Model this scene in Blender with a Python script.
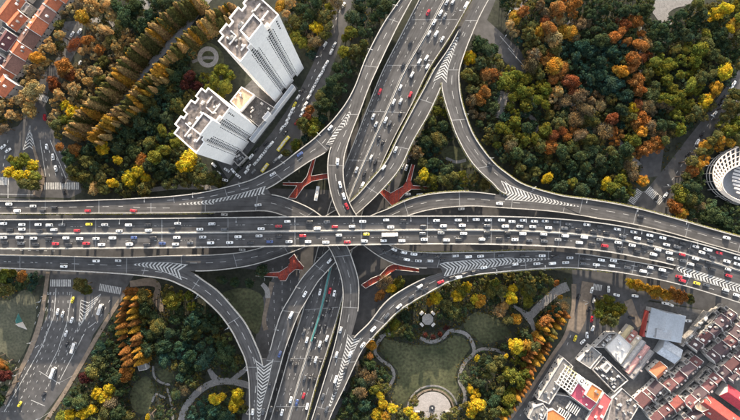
import bpy, bmesh, math, random
from mathutils import Vector
import numpy as np

for o in list(bpy.data.objects): bpy.data.objects.remove(o)
S = bpy.context.scene
COL = S.collection

# ------------------------------------------------------------------ camera, sky, sun, exposure
CAM_H = 307.0                 # metres above the ground, looking straight down
FPX = 408.0                   # focal length in pixels of a 740 px wide frame
cam = bpy.data.cameras.new('camera'); cam.sensor_width = 36.0; cam.lens = FPX / 740.0 * 36.0
cam.clip_start = 1.0; cam.clip_end = 6000.0
camo = bpy.data.objects.new('camera', cam); COL.objects.link(camo)
camo.location = (0, 0, CAM_H); camo.rotation_euler = (0, 0, 0)
S.camera = camo
SUN_EL = math.radians(15.5)
SUN_AZ = math.radians(3.0)    # clockwise from +Y (top of the picture)
wd = bpy.data.worlds.new('World'); S.world = wd; wd.use_nodes = True
nt = wd.node_tree; nt.nodes.clear()
sky = nt.nodes.new('ShaderNodeTexSky'); sky.sky_type = 'NISHITA'; sky.sun_disc = False
sky.sun_elevation = SUN_EL; sky.sun_rotation = SUN_AZ; sky.air_density = 1.0; sky.dust_density = 2.5; sky.ozone_density = 1.0
bg = nt.nodes.new('ShaderNodeBackground'); bg.inputs['Strength'].default_value = 0.15
ow = nt.nodes.new('ShaderNodeOutputWorld')
hz = nt.nodes.new('ShaderNodeHueSaturation'); hz.inputs['Saturation'].default_value = 0.45   # milky autumn haze: a paler sky all round
nt.links.new(sky.outputs[0], hz.inputs['Color']); nt.links.new(hz.outputs[0], bg.inputs[0]); nt.links.new(bg.outputs[0], ow.inputs[0])
sl = bpy.data.lights.new('sun', 'SUN'); sl.energy = 3.9; sl.angle = math.radians(0.6); sl.color = (1.0, 0.84, 0.64)
so = bpy.data.objects.new('sun', sl); COL.objects.link(so)
sd = Vector((math.sin(SUN_AZ) * math.cos(SUN_EL), math.cos(SUN_AZ) * math.cos(SUN_EL), math.sin(SUN_EL)))
so.rotation_euler = sd.to_track_quat('Z', 'Y').to_euler(); so.location = sd * 800
S.view_settings.view_transform = 'Standard'; S.view_settings.look = 'None'
S.view_settings.exposure = 1.85; S.view_settings.gamma = 1.0
S.view_settings.use_curve_mapping = False
S.render.engine = 'CYCLES'

# ------------------------------------------------------------------ helpers
RND = random.Random(7)
def W(px, py, z=0.0):
    k = (CAM_H - z) / FPX
    return Vector(((px - 370.0) * k, -(py - 210.0) * k, z))
def PX(v):
    k = FPX / (CAM_H - v[2])
    return (370 + v[0] * k, 210 - v[1] * k)
ONES = ['zeroth','first','second','third','fourth','fifth','sixth','seventh','eighth','ninth','tenth','eleventh','twelfth','thirteenth','fourteenth','fifteenth','sixteenth','seventeenth','eighteenth','nineteenth']
TENS = {2:'twenty',3:'thirty',4:'forty',5:'fifty',6:'sixty',7:'seventy',8:'eighty',9:'ninety'}
def ordinal(n):
    if n < 20: return ONES[n]
    t, u = divmod(n, 10)
    return TENS[t][:-1] + 'ieth' if u == 0 else TENS[t] + '-' + ONES[u]
def link(name, me, parent=None, mat=None, loc=None):
    o = bpy.data.objects.new(name, me); COL.objects.link(o)
    if mat is not None and me is not None and len(me.materials) == 0: me.materials.append(mat)
    if parent is not None: o.parent = parent
    if loc is not None: o.location = loc
    return o
def empty(name, loc=(0, 0, 0), rz=0.0):
    o = bpy.data.objects.new(name, None); COL.objects.link(o); o.location = loc; o.rotation_euler = (0, 0, rz)
    o.empty_display_size = 0.5
    return o
def tag(o, label=None, cat=None, group=None, kind=None):
    if label: o['label'] = label
    if cat: o['category'] = cat
    if group: o['group'] = group
    if kind: o['kind'] = kind
    return o
class MB:
    """collects faces, then builds one mesh object"""
    def __init__(s): s.v = []; s.f = []; s.uv = None
    def quad(s, a, b, c, d):
        n = len(s.v); s.v += [tuple(a), tuple(b), tuple(c), tuple(d)]; s.f.append((n, n+1, n+2, n+3))
    def tri(s, a, b, c):
        n = len(s.v); s.v += [tuple(a), tuple(b), tuple(c)]; s.f.append((n, n+1, n+2))
    def poly(s, pts):
        n = len(s.v); s.v += [tuple(p) for p in pts]; s.f.append(tuple(range(n, n+len(pts))))
    def hexa(s, b, t):
        """b, t: four bottom and four top points, counter-clockwise from above"""
        n = len(s.v); s.v += [tuple(p) for p in b] + [tuple(p) for p in t]
        s.f += [(n+3, n+2, n+1, n), (n+4, n+5, n+6, n+7)]
        for i in range(4):
            j = (i+1) % 4; s.f.append((n+i, n+j, n+4+j, n+4+i))
    def box(s, cx, cy, cz, sx, sy, sz, rz=0.0):
        """cz = bottom"""
        c, q = math.cos(rz), math.sin(rz); P = []
        for (x, y) in ((-sx/2, -sy/2), (sx/2, -sy/2), (sx/2, sy/2), (-sx/2, sy/2)):
            P.append((cx + x*c - y*q, cy + x*q + y*c))
        s.hexa([(x, y, cz) for x, y in P], [(x, y, cz+sz) for x, y in P])
    def prism(s, pts, z0, z1):
        """pts: xy outline"""
        pts = [(p[0], p[1]) for p in pts]
        if area(pts) < 0: pts = pts[::-1]
        n = len(s.v); m = len(pts)
        s.v += [(x, y, z0) for x, y in pts] + [(x, y, z1) for x, y in pts]
        s.f.append(tuple(range(n+m-1, n-1, -1))); s.f.append(tuple(range(n+m, n+2*m)))
        for i in range(m):
            j = (i+1) % m; s.f.append((n+i, n+j, n+m+j, n+m+i))
    def tube(s, a, b, r0, r1, k=8):
        a = Vector(a); b = Vector(b); d = (b-a).normalized()
        u = d.orthogonal().normalized(); w = d.cross(u); n = len(s.v)
        for p, r in ((a, r0), (b, r1)):
            for i in range(k):
                t = 2*math.pi*i/k; s.v.append(tuple(p + u*(r*math.cos(t)) + w*(r*math.sin(t))))
        for i in range(k):
            j = (i+1) % k; s.f.append((n+i, n+j, n+k+j, n+k+i))
        s.f.append(tuple(range(n+k-1, n-1, -1))); s.f.append(tuple(range(n+k, n+2*k)))
    def mesh(s, name):
        me = bpy.data.meshes.new(name); me.from_pydata(s.v, [], s.f)
        me.update(); return me
    def build(s, name, mat, parent=None, loc=None):
        return link(name, s.mesh(name), parent, mat, loc)
GX0, GY0, GS = -30.0, -30.0, 2.0
GW, GH = int(800*GS), int(480*GS)
_gx, _gy = np.meshgrid((np.arange(GW)+.5)/GS+GX0, (np.arange(GH)+.5)/GS+GY0)
def raster(polys):
    """boolean grid over the picture plane: which half-pixels lie inside any of the outlines"""
    m = np.zeros((GH, GW), bool)
    for p in polys:
        q = np.array([(a[0], a[1]) for a in p]); x0, y0 = q.min(0); x1, y1 = q.max(0)
        i0, i1 = max(0, int((x0-GX0)*GS)-1), min(GW, int((x1-GX0)*GS)+2); j0, j1 = max(0, int((y0-GY0)*GS)-1), min(GH, int((y1-GY0)*GS)+2)
        if i0 >= i1 or j0 >= j1: continue
        X = _gx[j0:j1, i0:i1]; Y = _gy[j0:j1, i0:i1]; r = np.zeros(X.shape, bool); n = len(q)
        for i in range(n):
            xa, ya = q[i]; xb, yb = q[i-1]
            if ya == yb: continue
            r ^= ((ya > Y) != (yb > Y)) & (X < (xb-xa)*(Y-ya)/(yb-ya)+xa)
        m[j0:j1, i0:i1] |= r
    return m
def hit(m, x, y):
    i, j = int((x-GX0)*GS), int((y-GY0)*GS)
    return bool(m[j, i]) if 0 <= i < GW and 0 <= j < GH else False
def area(p):
    return 0.5*sum(p[i][0]*p[(i+1) % len(p)][1] - p[(i+1) % len(p)][0]*p[i][1] for i in range(len(p)))
def inside(pt, poly):
    x, y = pt[0], pt[1]; r = False; n = len(poly); j = n-1
    for i in range(n):
        xi, yi = poly[i][0], poly[i][1]; xj, yj = poly[j][0], poly[j][1]
        if (yi > y) != (yj > y) and x < (xj-xi)*(y-yi)/(yj-yi)+xi: r = not r
        j = i
    return r
def cr(p0, p1, p2, p3, t):
    return 0.5*((2*p1)+(-p0+p2)*t+(2*p0-5*p1+4*p2-p3)*t*t+(-p0+3*p1-3*p2+p3)*t*t*t)
def dense(sec, step=2.5):
    """Catmull-Rom through rows of numbers; returns rows and, per row, its position in section indices"""
    A = [np.array(s, float) for s in sec]; out = []; idx = []
    for i in range(len(A)-1):
        p1, p2 = A[i], A[i+1]
        p0 = A[i-1] if i > 0 else 2*p1-p2
        p3 = A[i+2] if i+2 < len(A) else 2*p2-p1
        n = max(2, int(np.linalg.norm((p2-p1)[:2])/step))
        for k in range(n):
            out.append(cr(p0, p1, p2, p3, k/n)); idx.append(i+k/n)
    out.append(A[-1]); idx.append(len(A)-1)
    return out, idx

# ------------------------------------------------------------------ materials
def new_mat(name):
    m = bpy.data.materials.new(name); m.use_nodes = True; m.node_tree.nodes.clear(); return m, m.node_tree
def pbr(name, col, rough=0.8, var=0.15, scale=0.6, metal=0.0, bump=0.0, col2=None, objcol=False, scale2=None, spec=0.4, detail=6.0):
    """noise-mottled principled material; world-sized noise"""
    m, t = new_mat(name); N = t.nodes; L = t.links
    out = N.new('ShaderNodeOutputMaterial'); p = N.new('ShaderNodeBsdfPrincipled'); L.new(p.outputs[0], out.inputs[0])
    p.inputs['Roughness'].default_value = rough; p.inputs['Metallic'].default_value = metal
    p.inputs['Specular IOR Level'].default_value = spec
    g = N.new('ShaderNodeNewGeometry')
    n1 = N.new('ShaderNodeTexNoise'); n1.inputs['Scale'].default_value = scale; n1.inputs['Detail'].default_value = detail; n1.inputs['Roughness'].default_value = 0.62
    L.new(g.outputs['Position'], n1.inputs['Vector'])
    r = N.new('ShaderNodeValToRGB'); e = r.color_ramp.elements
    c = Vector(col); c2 = Vector(col2) if col2 else c
    e[0].position = 0.3; e[0].color = (*(c*(1-var)), 1); e[1].position = 0.7; e[1].color = (*(c2*(1+var)), 1)
    L.new(n1.outputs['Fac'], r.inputs['Fac'])
    src = r.outputs[0]
    if objcol:
        oi = N.new('ShaderNodeObjectInfo'); mx = N.new('ShaderNodeMix'); mx.data_type = 'RGBA'; mx.blend_type = 'MULTIPLY'; mx.inputs[0].default_value = 1
        L.new(src, mx.inputs[6]); L.new(oi.outputs['Color'], mx.inputs[7]); src = mx.outputs[2]
    if scale2:
        n2 = N.new('ShaderNodeTexNoise'); n2.inputs['Scale'].default_value = scale2; n2.inputs['Detail'].default_value = 4
        L.new(g.outputs['Position'], n2.inputs['Vector'])
        mr = N.new('ShaderNodeMapRange'); mr.inputs[1].default_value = 0.3; mr.inputs[2].default_value = 0.7; mr.inputs[3].default_value = 1-var*1.5; mr.inputs[4].default_value = 1+var*1.5
        L.new(n2.outputs['Fac'], mr.inputs[0])
        mx = N.new('ShaderNodeMix'); mx.data_type = 'RGBA'; mx.blend_type = 'MULTIPLY'; mx.inputs[0].default_value = 1
        L.new(src, mx.inputs[6]); L.new(mr.outputs[0], mx.inputs[7]); src = mx.outputs[2]
    L.new(src, p.inputs['Base Color'])
    if bump:
        b = N.new('ShaderNodeBump'); b.inputs['Strength'].default_value = bump; b.inputs['Distance'].default_value = 0.3
        L.new(n1.outputs['Fac'], b.inputs['Height']); L.new(b.outputs[0], p.inputs['Normal'])
    return m
def asphalt_uv(name, col):
    """road surface: stretched wear along the lane (UV in metres), patches and stains"""
    m, t = new_mat(name); N = t.nodes; L = t.links
    out = N.new('ShaderNodeOutputMaterial'); p = N.new('ShaderNodeBsdfPrincipled'); L.new(p.outputs[0], out.inputs[0])
    p.inputs['Roughness'].default_value = 0.82; p.inputs['Specular IOR Level'].default_value = 0.25
    uv = N.new('ShaderNodeUVMap'); mp = N.new('ShaderNodeMapping'); mp.inputs['Scale'].default_value = (0.9, 0.025, 1)
    L.new(uv.outputs[0], mp.inputs[0])
    a = N.new('ShaderNodeTexNoise'); a.inputs['Scale'].default_value = 1.0; a.inputs['Detail'].default_value = 5; L.new(mp.outputs[0], a.inputs['Vector'])
    b = N.new('ShaderNodeTexNoise'); b.inputs['Scale'].default_value = 0.12; b.inputs['Detail'].default_value = 8; L.new(uv.outputs[0], b.inputs['Vector'])
    ad = N.new('ShaderNodeMath'); ad.operation = 'ADD'; L.new(a.outputs['Fac'], ad.inputs[0]); L.new(b.outputs['Fac'], ad.inputs[1])
    r = N.new('ShaderNodeValToRGB'); e = r.color_ramp.elements; c = Vector(col)
    e[0].position = 0.36; e[0].color = (*(c*0.60), 1); e[1].position = 0.64; e[1].color = (*(c*1.42), 1)
    hf = N.new('ShaderNodeMath'); hf.operation = 'MULTIPLY'; hf.inputs[1].default_value = 0.5; L.new(ad.outputs[0], hf.inputs[0]); L.new(hf.outputs[0], r.inputs[0])
    # resurfaced lengths: cell pattern along the road
    v = N.new('ShaderNodeTexVoronoi'); v.inputs['Scale'].default_value = 1.0
    mp2 = N.new('ShaderNodeMapping'); mp2.inputs['Scale'].default_value = (0.13, 0.011, 1); L.new(uv.outputs[0], mp2.inputs[0]); L.new(mp2.outputs[0], v.inputs['Vector'])
    mr = N.new('ShaderNodeMapRange'); mr.inputs[3].default_value = 0.86; mr.inputs[4].default_value = 1.16
    sp = N.new('ShaderNodeSeparateColor'); L.new(v.outputs['Color'], sp.inputs[0]); L.new(sp.outputs[0], mr.inputs[0])
    mx = N.new('ShaderNodeMix'); mx.data_type = 'RGBA'; mx.blend_type = 'MULTIPLY'; mx.inputs[0].default_value = 1
    L.new(r.outputs[0], mx.inputs[6]); L.new(mr.outputs[0], mx.inputs[7]); L.new(mx.outputs[2], p.inputs['Base Color'])
    return m
def leaf_mat(name):
    m, t = new_mat(name); N = t.nodes; L = t.links
    out = N.new('ShaderNodeOutputMaterial'); oi = N.new('ShaderNodeObjectInfo')
    at = N.new('ShaderNodeAttribute'); at.attribute_name = 'tint'
    mx = N.new('ShaderNodeMix'); mx.data_type = 'RGBA'; mx.blend_type = 'MULTIPLY'; mx.inputs[0].default_value = 1
    L.new(oi.outputs['Color'], mx.inputs[6]); L.new(at.outputs['Color'], mx.inputs[7])
    d = N.new('ShaderNodeBsdfDiffuse'); tr = N.new('ShaderNodeBsdfTranslucent'); ms = N.new('ShaderNodeMixShader'); ms.inputs[0].default_value = 0.28
    L.new(mx.outputs[2], d.inputs[0]); L.new(mx.outputs[2], tr.inputs[0]); L.new(d.outputs[0], ms.inputs[1]); L.new(tr.outputs[0], ms.inputs[2])
    L.new(ms.outputs[0], out.inputs[0])
    return m
def flat_mat(name, col, rough=0.5, metal=0.0, spec=0.5, objcol=False, coat=0.0):
    m, t = new_mat(name); N = t.nodes; L = t.links
    out = N.new('ShaderNodeOutputMaterial'); p = N.new('ShaderNodeBsdfPrincipled'); L.new(p.outputs[0], out.inputs[0])
    p.inputs['Roughness'].default_value = rough; p.inputs['Metallic'].default_value = metal; p.inputs['Specular IOR Level'].default_value = spec
    p.inputs['Coat Weight'].default_value = coat
    if objcol:
        oi = N.new('ShaderNodeObjectInfo'); L.new(oi.outputs['Color'], p.inputs['Base Color'])
    else: p.inputs['Base Color'].default_value = (*col, 1)
    return m
def tile_roof(name):
    """ribbed clay tiles: fine wave relief and mottling, colour from the object"""
    m = pbr(name, (1, 1, 1), 0.75, 0.22, 0.5, objcol=True, scale2=2.5, bump=0.3)
    return m
M = {
 'deck': asphalt_uv('deck_asphalt', (0.060, 0.058, 0.058)),
 'road': pbr('street_asphalt', (0.050, 0.049, 0.050), 0.85, 0.16, 0.035, col2=(0.066, 0.063, 0.062), scale2=0.25),
 'yard': pbr('yard_concrete', (0.06, 0.06, 0.063), 0.85, 0.2, 0.06, col2=(0.09, 0.086, 0.082), scale2=0.5),
 'soil': pbr('wood_floor_soil', (0.016, 0.020, 0.013), 0.95, 0.3, 0.06, col2=(0.024, 0.026, 0.016), scale2=0.4),
 'lawn': pbr('lawn_grass', (0.030, 0.040, 0.016), 0.95, 0.30, 0.045, col2=(0.066, 0.066, 0.032), scale2=0.5),
 'drylawn': pbr('worn_lawn', (0.050, 0.056, 0.034), 0.95, 0.22, 0.05, col2=(0.078, 0.076, 0.050), scale2=0.6),
 'path': pbr('path_paving', (0.17, 0.162, 0.155), 0.85, 0.18, 0.5, scale2=2.0),
 'paving': pbr('pale_paving', (0.24, 0.225, 0.21), 0.8, 0.16, 0.4, scale2=1.6),
 'warmpave': pbr('warm_paving', (0.16, 0.125, 0.095), 0.85, 0.16, 0.1, scale2=0.5),
 'plaza': pbr('plaza_stone', (0.30, 0.275, 0.26), 0.75, 0.10, 0.3, scale2=1.2),
 'concrete': pbr('parapet_concrete', (0.34, 0.325, 0.30), 0.8, 0.16, 0.25, scale2=1.4),
 'girder': pbr('girder_concrete', (0.24, 0.235, 0.23), 0.85, 0.18, 0.2, scale2=1.0),
 'paint': pbr('road_paint', (0.40, 0.395, 0.38), 0.7, 0.35, 0.5),
 'yellowpaint': pbr('yellow_paint', (0.52, 0.36, 0.06), 0.7, 0.25, 0.8),
 'joint': pbr('steel_joint', (0.20, 0.20, 0.20), 0.6, 0.15, 1.0),
 'teal': pbr('teal_screen', (0.05, 0.17, 0.16), 0.6, 0.2, 0.5),
 'red_walk': pbr('red_walkway', (0.22, 0.030, 0.016), 0.75, 0.35, 0.2, scale2=1.4),
 'railing': pbr('pale_railing', (0.50, 0.47, 0.44), 0.6, 0.12, 0.6),
 'white_wall': pbr('white_render', (0.86, 0.83, 0.80), 0.75, 0.05, 0.08, scale2=0.7),
 'roof_slab': pbr('roof_felt', (0.095, 0.082, 0.077), 0.9, 0.38, 0.14, col2=(0.17, 0.145, 0.132), scale2=0.5),
 'annex': pbr('limewashed_brick', (0.24, 0.225, 0.21), 0.85, 0.32, 0.35, scale2=1.2),
 'roof_dark': pbr('roof_bitumen', (0.045, 0.045, 0.048), 0.9, 0.3, 0.2, col2=(0.08, 0.076, 0.075), scale2=1.0),
 'roof_tan': pbr('roof_tan', (0.40, 0.29, 0.20), 0.85, 0.14, 0.3, scale2=1.0),
 'roof_metal': pbr('standing_seam_metal', (0.36, 0.38, 0.41), 0.5, 0.08, 0.2, scale2=1.0),
 'roof_white': pbr('white_membrane', (0.52, 0.49, 0.46), 0.7, 0.06, 0.2, scale2=1.0),
 'plaster': pbr('grey_plaster', (0.42, 0.40, 0.38), 0.85, 0.16, 0.3, scale2=1.2, objcol=False),
 'cream': pbr('cream_rib', (0.66, 0.56, 0.46), 0.6, 0.08, 0.4),
 'tile': tile_roof('clay_tile'),
 'glass': flat_mat('window_glass', (0.02, 0.025, 0.03), 0.15, 0.0, 0.6),
 'carglass': flat_mat('car_glass', (0.012, 0.014, 0.017), 0.12, 0.0, 0.6),
 'carpaint': flat_mat('car_paint', (1, 1, 1), 0.32, 0.0, 0.5, objcol=True, coat=0.4),
 'tyre': flat_mat('tyre_rubber', (0.015, 0.015, 0.016), 0.9),
 'metal': flat_mat('galvanised_steel', (0.42, 0.43, 0.44), 0.45, 0.6),
 'lampglass': flat_mat('lamp_lens', (0.7, 0.7, 0.68), 0.3),
 'bark': pbr('bark', (0.075, 0.055, 0.042), 0.95, 0.3, 1.5),
 'leaf': leaf_mat('leaves'),
 'hedge': leaf_mat('hedge_leaves'),
 'dark_steel': flat_mat('dark_steel', (0.05, 0.05, 0.055), 0.5, 0.3),
 'plain': pbr('painted_surface', (1, 1, 1), 0.65, 0.10, 0.35, objcol=True, scale2=1.3),
}
# ------------------------------------------------------------------ ground, streets, lawns, paths
def sheet(name, px, z, mat, kind='structure', depth=None):
    """flat ground piece outlined in picture pixels, standing at ground level z; with depth it is a raised slab"""
    pts = [W(x, y, z) for x, y in px]
    if area(pts) < 0: pts = pts[::-1]
    mb = MB()
    if depth: mb.prism(pts, z-depth, z)
    else: mb.poly(pts)
    o = mb.build(name, M[mat]); tag(o, kind=kind); return o
def smooth(pts, step=3.0, closed=False):
    p = list(pts)
    if closed: p = p+[p[0]]
    d, _ = dense(p, step); d = [tuple(x) for x in d]
    return d[:-1] if closed else d
def ribbon(name, line, width, z, mat, depth=None, kind='structure'):
    """line: pixels (x, y) or (x, y, width px)"""
    d, _ = dense([(q[0], q[1], q[2] if len(q) > 2 else width) for q in line], 3.0)
    Lp, Rp = [], []
    for i, q in enumerate(d):
        a = d[max(0, i-1)]; b = d[min(len(d)-1, i+1)]
        t = np.array([b[0]-a[0], b[1]-a[1]]); t /= (np.linalg.norm(t)+1e-9)
        n = np.array([-t[1], t[0]])*q[2]/2
        Lp.append((q[0]+n[0], q[1]+n[1])); Rp.append((q[0]-n[0], q[1]-n[1]))
    mb = MB()
    for i in range(len(d)-1):
        a, b, c, e = W(*Lp[i], z), W(*Lp[i+1], z), W(*Rp[i+1], z), W(*Rp[i], z)
        mb.quad(a, b, c, e)
        if depth:
            for u, v in ((a, b), (c, e)):
                mb.quad(u, v, (v[0], v[1], z-depth), (u[0], u[1], z-depth))
    o = mb.build(name, M[mat]); tag(o, kind=kind)
    return o, Lp+Rp[::-1]

g = MB(); g.quad((-2500, -2500, 0), (2500, -2500, 0), (2500, 2500, 0), (-2500, 2500, 0))
tag(g.build('ground', M['soil']), kind='structure')
ROADPX = []     # ground outlines where no tree may stand
def street(name, px, z, mat):
    ROADPX.append(px); return sheet(name, px, z, mat)
# the wide street under the east-west viaducts
street('street', [(-30, 197), (70, 200), (180, 198), (260, 188), (330, 190), (420, 196), (500, 202), (600, 208), (680, 224), (770, 246), (770, 300), (690, 282), (600, 270), (520, 268), (440, 274), (330, 278), (240, 268), (160, 274), (60, 276), (-30, 276)], 0.02, 'road')
street('street', [(-20, 138), (-20, 196), (70, 198), (82, 192), (78, 178), (66, 150), (52, 128), (45, 108), (48, 92), (62, 74), (72, 60), (84, 22), (75, 20), (60, 55), (42, 74), (36, 90), (32, 108), (18, 126)], 0.028, 'road')
street('street', [(50, 272), (48, 313), (33, 347), (7, 393), (-16, 430), (34, 430), (40, 420), (67, 385), (88, 350), (93, 335), (123, 293), (136, 272)], 0.028, 'road')
street('street', [(338, -6), (326, 30), (312, 66), (298, 94), (272, 132), (244, 166), (226, 186), (258, 192), (270, 178), (296, 148), (308, 124), (322, 96), (334, 62), (346, 30), (354, -6)], 0.028, 'road')
street('street', [(396, 60), (470, -10), (500, -10), (487, 20), (505, 36), (520, 50), (533, 74), (522, 78), (505, 62), (490, 44), (474, 34), (440, 90), (404, 170), (396, 196), (340, 196)], 0.024, 'road')
street('street', [(745, 62), (725, 88), (704, 118), (688, 138), (668, 164), (648, 188), (624, 206), (672, 222), (672, 204), (684, 178), (702, 148), (718, 124), (745, 92)], 0.028, 'road')
street('street', [(640, 150), (664, 148), (660, 176), (640, 178)], 0.032, 'road')
street('street', [(572, 270), (574, 300), (568, 330), (556, 352), (538, 380), (508, 426), (524, 426), (550, 386), (566, 364), (590, 344), (600, 330), (640, 340), (640, 304), (650, 300), (696, 308), (730, 322), (750, 322), (750, 300), (690, 284), (600, 268)], 0.028, 'road')
street('street', [(280, 262), (262, 300), (240, 430), (330, 430), (375, 330), (400, 270)], 0.026, 'road')
street('street', [(326, 180), (360, 120), (410, 30), (430, -8), (480, -8), (440, 70), (400, 160), (388, 200)], 0.022, 'road')
# yards between buildings
sheet('yard', [(560, 352), (640, 300), (750, 318), (750, 440), (520, 440)], 0.012, 'yard')
sheet('yard', [(-20, -20), (60, -20), (40, 40), (0, 90), (-20, 100)], 0.012, 'yard')
sheet('yard', [(228, 180), (298, 88), (272, 60), (232, 100), (216, 160)], 0.014, 'yard')
sheet('yard', [(62, 22), (84, 20), (80, 45), (70, 62), (58, 58)], 0.034, 'yard')
# pavements, paths and squares (raised)
PZ = [0]; PATHPX = []
def path(name, line, width, z=0.12, mat='path', depth=0.12):
    PZ[0] += 1; o, out = ribbon(name, line, width, z+.004*PZ[0], mat, depth+.004*PZ[0]); ROADPX.append(out); PATHPX.append(out); return o
path('path', [(212, -8, 10), (201, 6, 9), (184, 28, 8), (167, 47, 7), (149, 66, 6), (128, 92, 5), (104, 118, 4)], 9, mat='path')
path('path', [(140, -6, 12), (146, 5, 11), (150, 10, 3), (140, 20, 2.5), (130, 30, 2.5)], 3)
path('path', [(90, 24, 7), (96, 20, 8), (99, 18, 8)], 7, mat='paving')
path('path', [(108, 20), (114, 26)], 4, mat='paving')
path('path', [(515, 10), (534, -4)], 4, mat='paving')
path('path', [(505, 92, 9), (501, 105, 10), (498, 118, 9)], 9, mat='path')
path('path', [(519, 114, 3), (531, 117, 4), (537, 126, 4), (534, 136, 3)], 3.5)
path('path', [(548, 42), (562, 30), (574, 20)], 5)
path('path', [(560, 98, 4), (600, 122, 4), (640, 166, 5)], 4, mat='path')
path('path', [(640, 20, 3), (641, 60, 4), (640, 130, 3)], 3)
sheet('pond_terrace', smooth([(652, 12), (660, -4), (694, -10), (690, 4), (676, 8), (668, 14), (672, 22), (662, 24)], 3, True), 0.14, 'path', depth=0.14)
ROADPX.append([(652, 12), (660, -4), (694, -10), (690, 4), (676, 8), (668, 14), (672, 22), (662, 24)])
path('path', [(670, 22, 5), (667, 30, 2.5), (664, 40, 2), (667, 48, 3)], 3, mat='paving')
path('path', [(446, 158, 2.5), (456, 162, 3), (466, 160, 3)], 3)
path('path', [(383, 336), (377, 344), (375, 352), (381, 360), (390, 366), (394, 374), (392, 382), (385, 391)], 3.2)
path('path', [(380, 337), (387, 334), (391, 336)], 3)
path('path', [(420, 338), (432, 342), (444, 337), (449, 331), (457, 331), (466, 334), (472, 342), (474, 353), (466, 361), (461, 371), (460, 382), (465, 393), (464, 404), (456, 411)], 3.6)
path('path', [(474, 353), (482, 349), (496, 350), (505, 354)], 3)
path('path', [(513, 306, 3), (522, 311, 4), (528, 317, 7), (533, 326, 4), (534, 338, 3.5)], 4)
path('path', [(528, 318, 8), (538, 308, 8), (556, 292, 9), (568, 286, 10)], 8)
path('path', [(180, 424), (184, 410), (193, 397), (203, 388), (213, 383), (226, 381), (240, 383), (250, 386)], 6.5)
path('path', [(209, 369, 4), (213, 376, 6), (219, 382, 8)], 5)
path('path', [(232, 380, 4), (241, 373, 5), (247, 368, 4)], 4)
path('path', [(153, 366, 2), (154, 376, 2), (160, 382, 2.2), (170, 385, 2.2)], 2.2)
path('path', [(167, 388), (170, 398), (172, 408), (173, 420)], 2.2)
path('path', [(152, 402, 2), (156, 394, 2), (165, 398, 2)], 2)
path('path', [(130, 284, 6), (150, 282, 8), (158, 287, 6), (156, 298, 7), (160, 306, 7), (162, 312, 3)], 6, mat='warmpave')
path('path', [(48, 272, 4), (44, 300, 4), (40, 322, 5), (31, 348, 5), (18, 375, 4), (4, 404, 4)], 4, mat='warmpave')
path('path', [(128, 288, 3), (112, 312, 4), (95, 340, 4), (86, 356, 4), (66, 390, 4), (44, 424, 4)], 4, mat='warmpave')
path('path', [(272, 282, 5), (268, 300, 4), (264, 320, 4), (266, 330, 5)], 4, mat='warmpave')
path('path', [(262, 284, 4), (267, 290, 5), (268, 298, 5)], 4, mat='paving')
path('path', [(574, 284, 5), (573, 310, 4), (566, 335, 4), (552, 356, 3.5), (530, 390, 3.5), (508, 422, 3.5)], 4, mat='warmpave')
path('path', [(588, 282, 12), (585, 300, 12), (580, 318, 12), (574, 332, 11)], 12, mat='warmpave', z=0.05, depth=0.03)
path('path', [(150, 190, 4), (175, 187, 5), (200, 187, 5), (218, 188, 4)], 5, mat='path')
path('path', [(628, 300, 8), (634, 316, 8), (640, 326, 6)], 8, mat='warmpave', z=0.05, depth=0.03)
path('path', [(36, 196, 8), (42, 180, 5), (37, 160, 3), (33, 146, 2)], 5, mat='warmpave')
def ring(name, cx, cy, r0, r1, z, mat, a0=0, a1=360, depth=0.14, squash=1.0, n=48):
    mb = MB()
    for i in range(n):
        t0 = math.radians(a0+(a1-a0)*i/n); t1 = math.radians(a0+(a1-a0)*(i+1)/n)
        P = [W(cx+r*math.cos(t), cy+squash*r*math.sin(t), z) for r, t in ((r0, t0), (r0, t1), (r1, t1), (r1, t0))]
        mb.quad(P[0], P[3], P[2], P[1])
        for u, v in ((P[0], P[1]), (P[3], P[2])): mb.quad(u, v, (v[0], v[1], z-depth), (u[0], u[1], z-depth))
    o = mb.build(name, M[mat]); tag(o, kind='structure'); return o
ring('garden_ring', 208, 57, 6.2, 10.5, 0.4, 'paving', depth=0.4)
path('path', [(192, 62, 3), (204, 58, 3), (216, 58, 3)], 3, z=0.16, depth=0.16)
# lawns
OPENPX = []
def lawn(name, px, mat='lawn', z=0.08):
    p = smooth(px, 3, True); OPENPX.append(p); ROADPX.append(p); return sheet(name, p, z, mat, depth=0.08)
lawn('lawn', [(384, 338), (400, 342), (420, 345), (440, 344), (452, 336), (464, 338), (470, 348), (462, 360), (456, 374), (458, 388), (458, 402), (440, 396), (430, 388), (412, 394), (402, 405), (392, 398), (396, 384), (398, 372), (388, 360), (380, 350)])
lawn('lawn', [(466, 318), (478, 312), (496, 318), (508, 328), (512, 338), (500, 340), (484, 344), (476, 338), (464, 328)])
lawn('lawn', [(-6, 300), (10, 300), (24, 290), (34, 296), (36, 316), (28, 344), (16, 362), (2, 352), (-6, 350)], 'drylawn')
lawn('lawn', [(134, 384), (146, 376), (154, 386), (152, 402), (146, 414), (134, 410), (130, 396)])
lawn('lawn', [(156, 372), (166, 368), (174, 374), (172, 382), (162, 381)], 'lawn', 0.085)
lawn('lawn', [(190, 54), (206, 42), (222, 52), (222, 68), (206, 76), (192, 70)], 'lawn')
lawn('lawn', [(438, 152), (450, 146), (464, 150), (474, 160), (468, 168), (452, 164)], 'lawn')
lawn('lawn', [(214, 296), (240, 288), (262, 296), (262, 320), (256, 334), (240, 316), (228, 302)], 'lawn')
ROADPX.append([(414, 412), (414, 400), (424, 390), (442, 390), (452, 400), (452, 412)])
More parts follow.
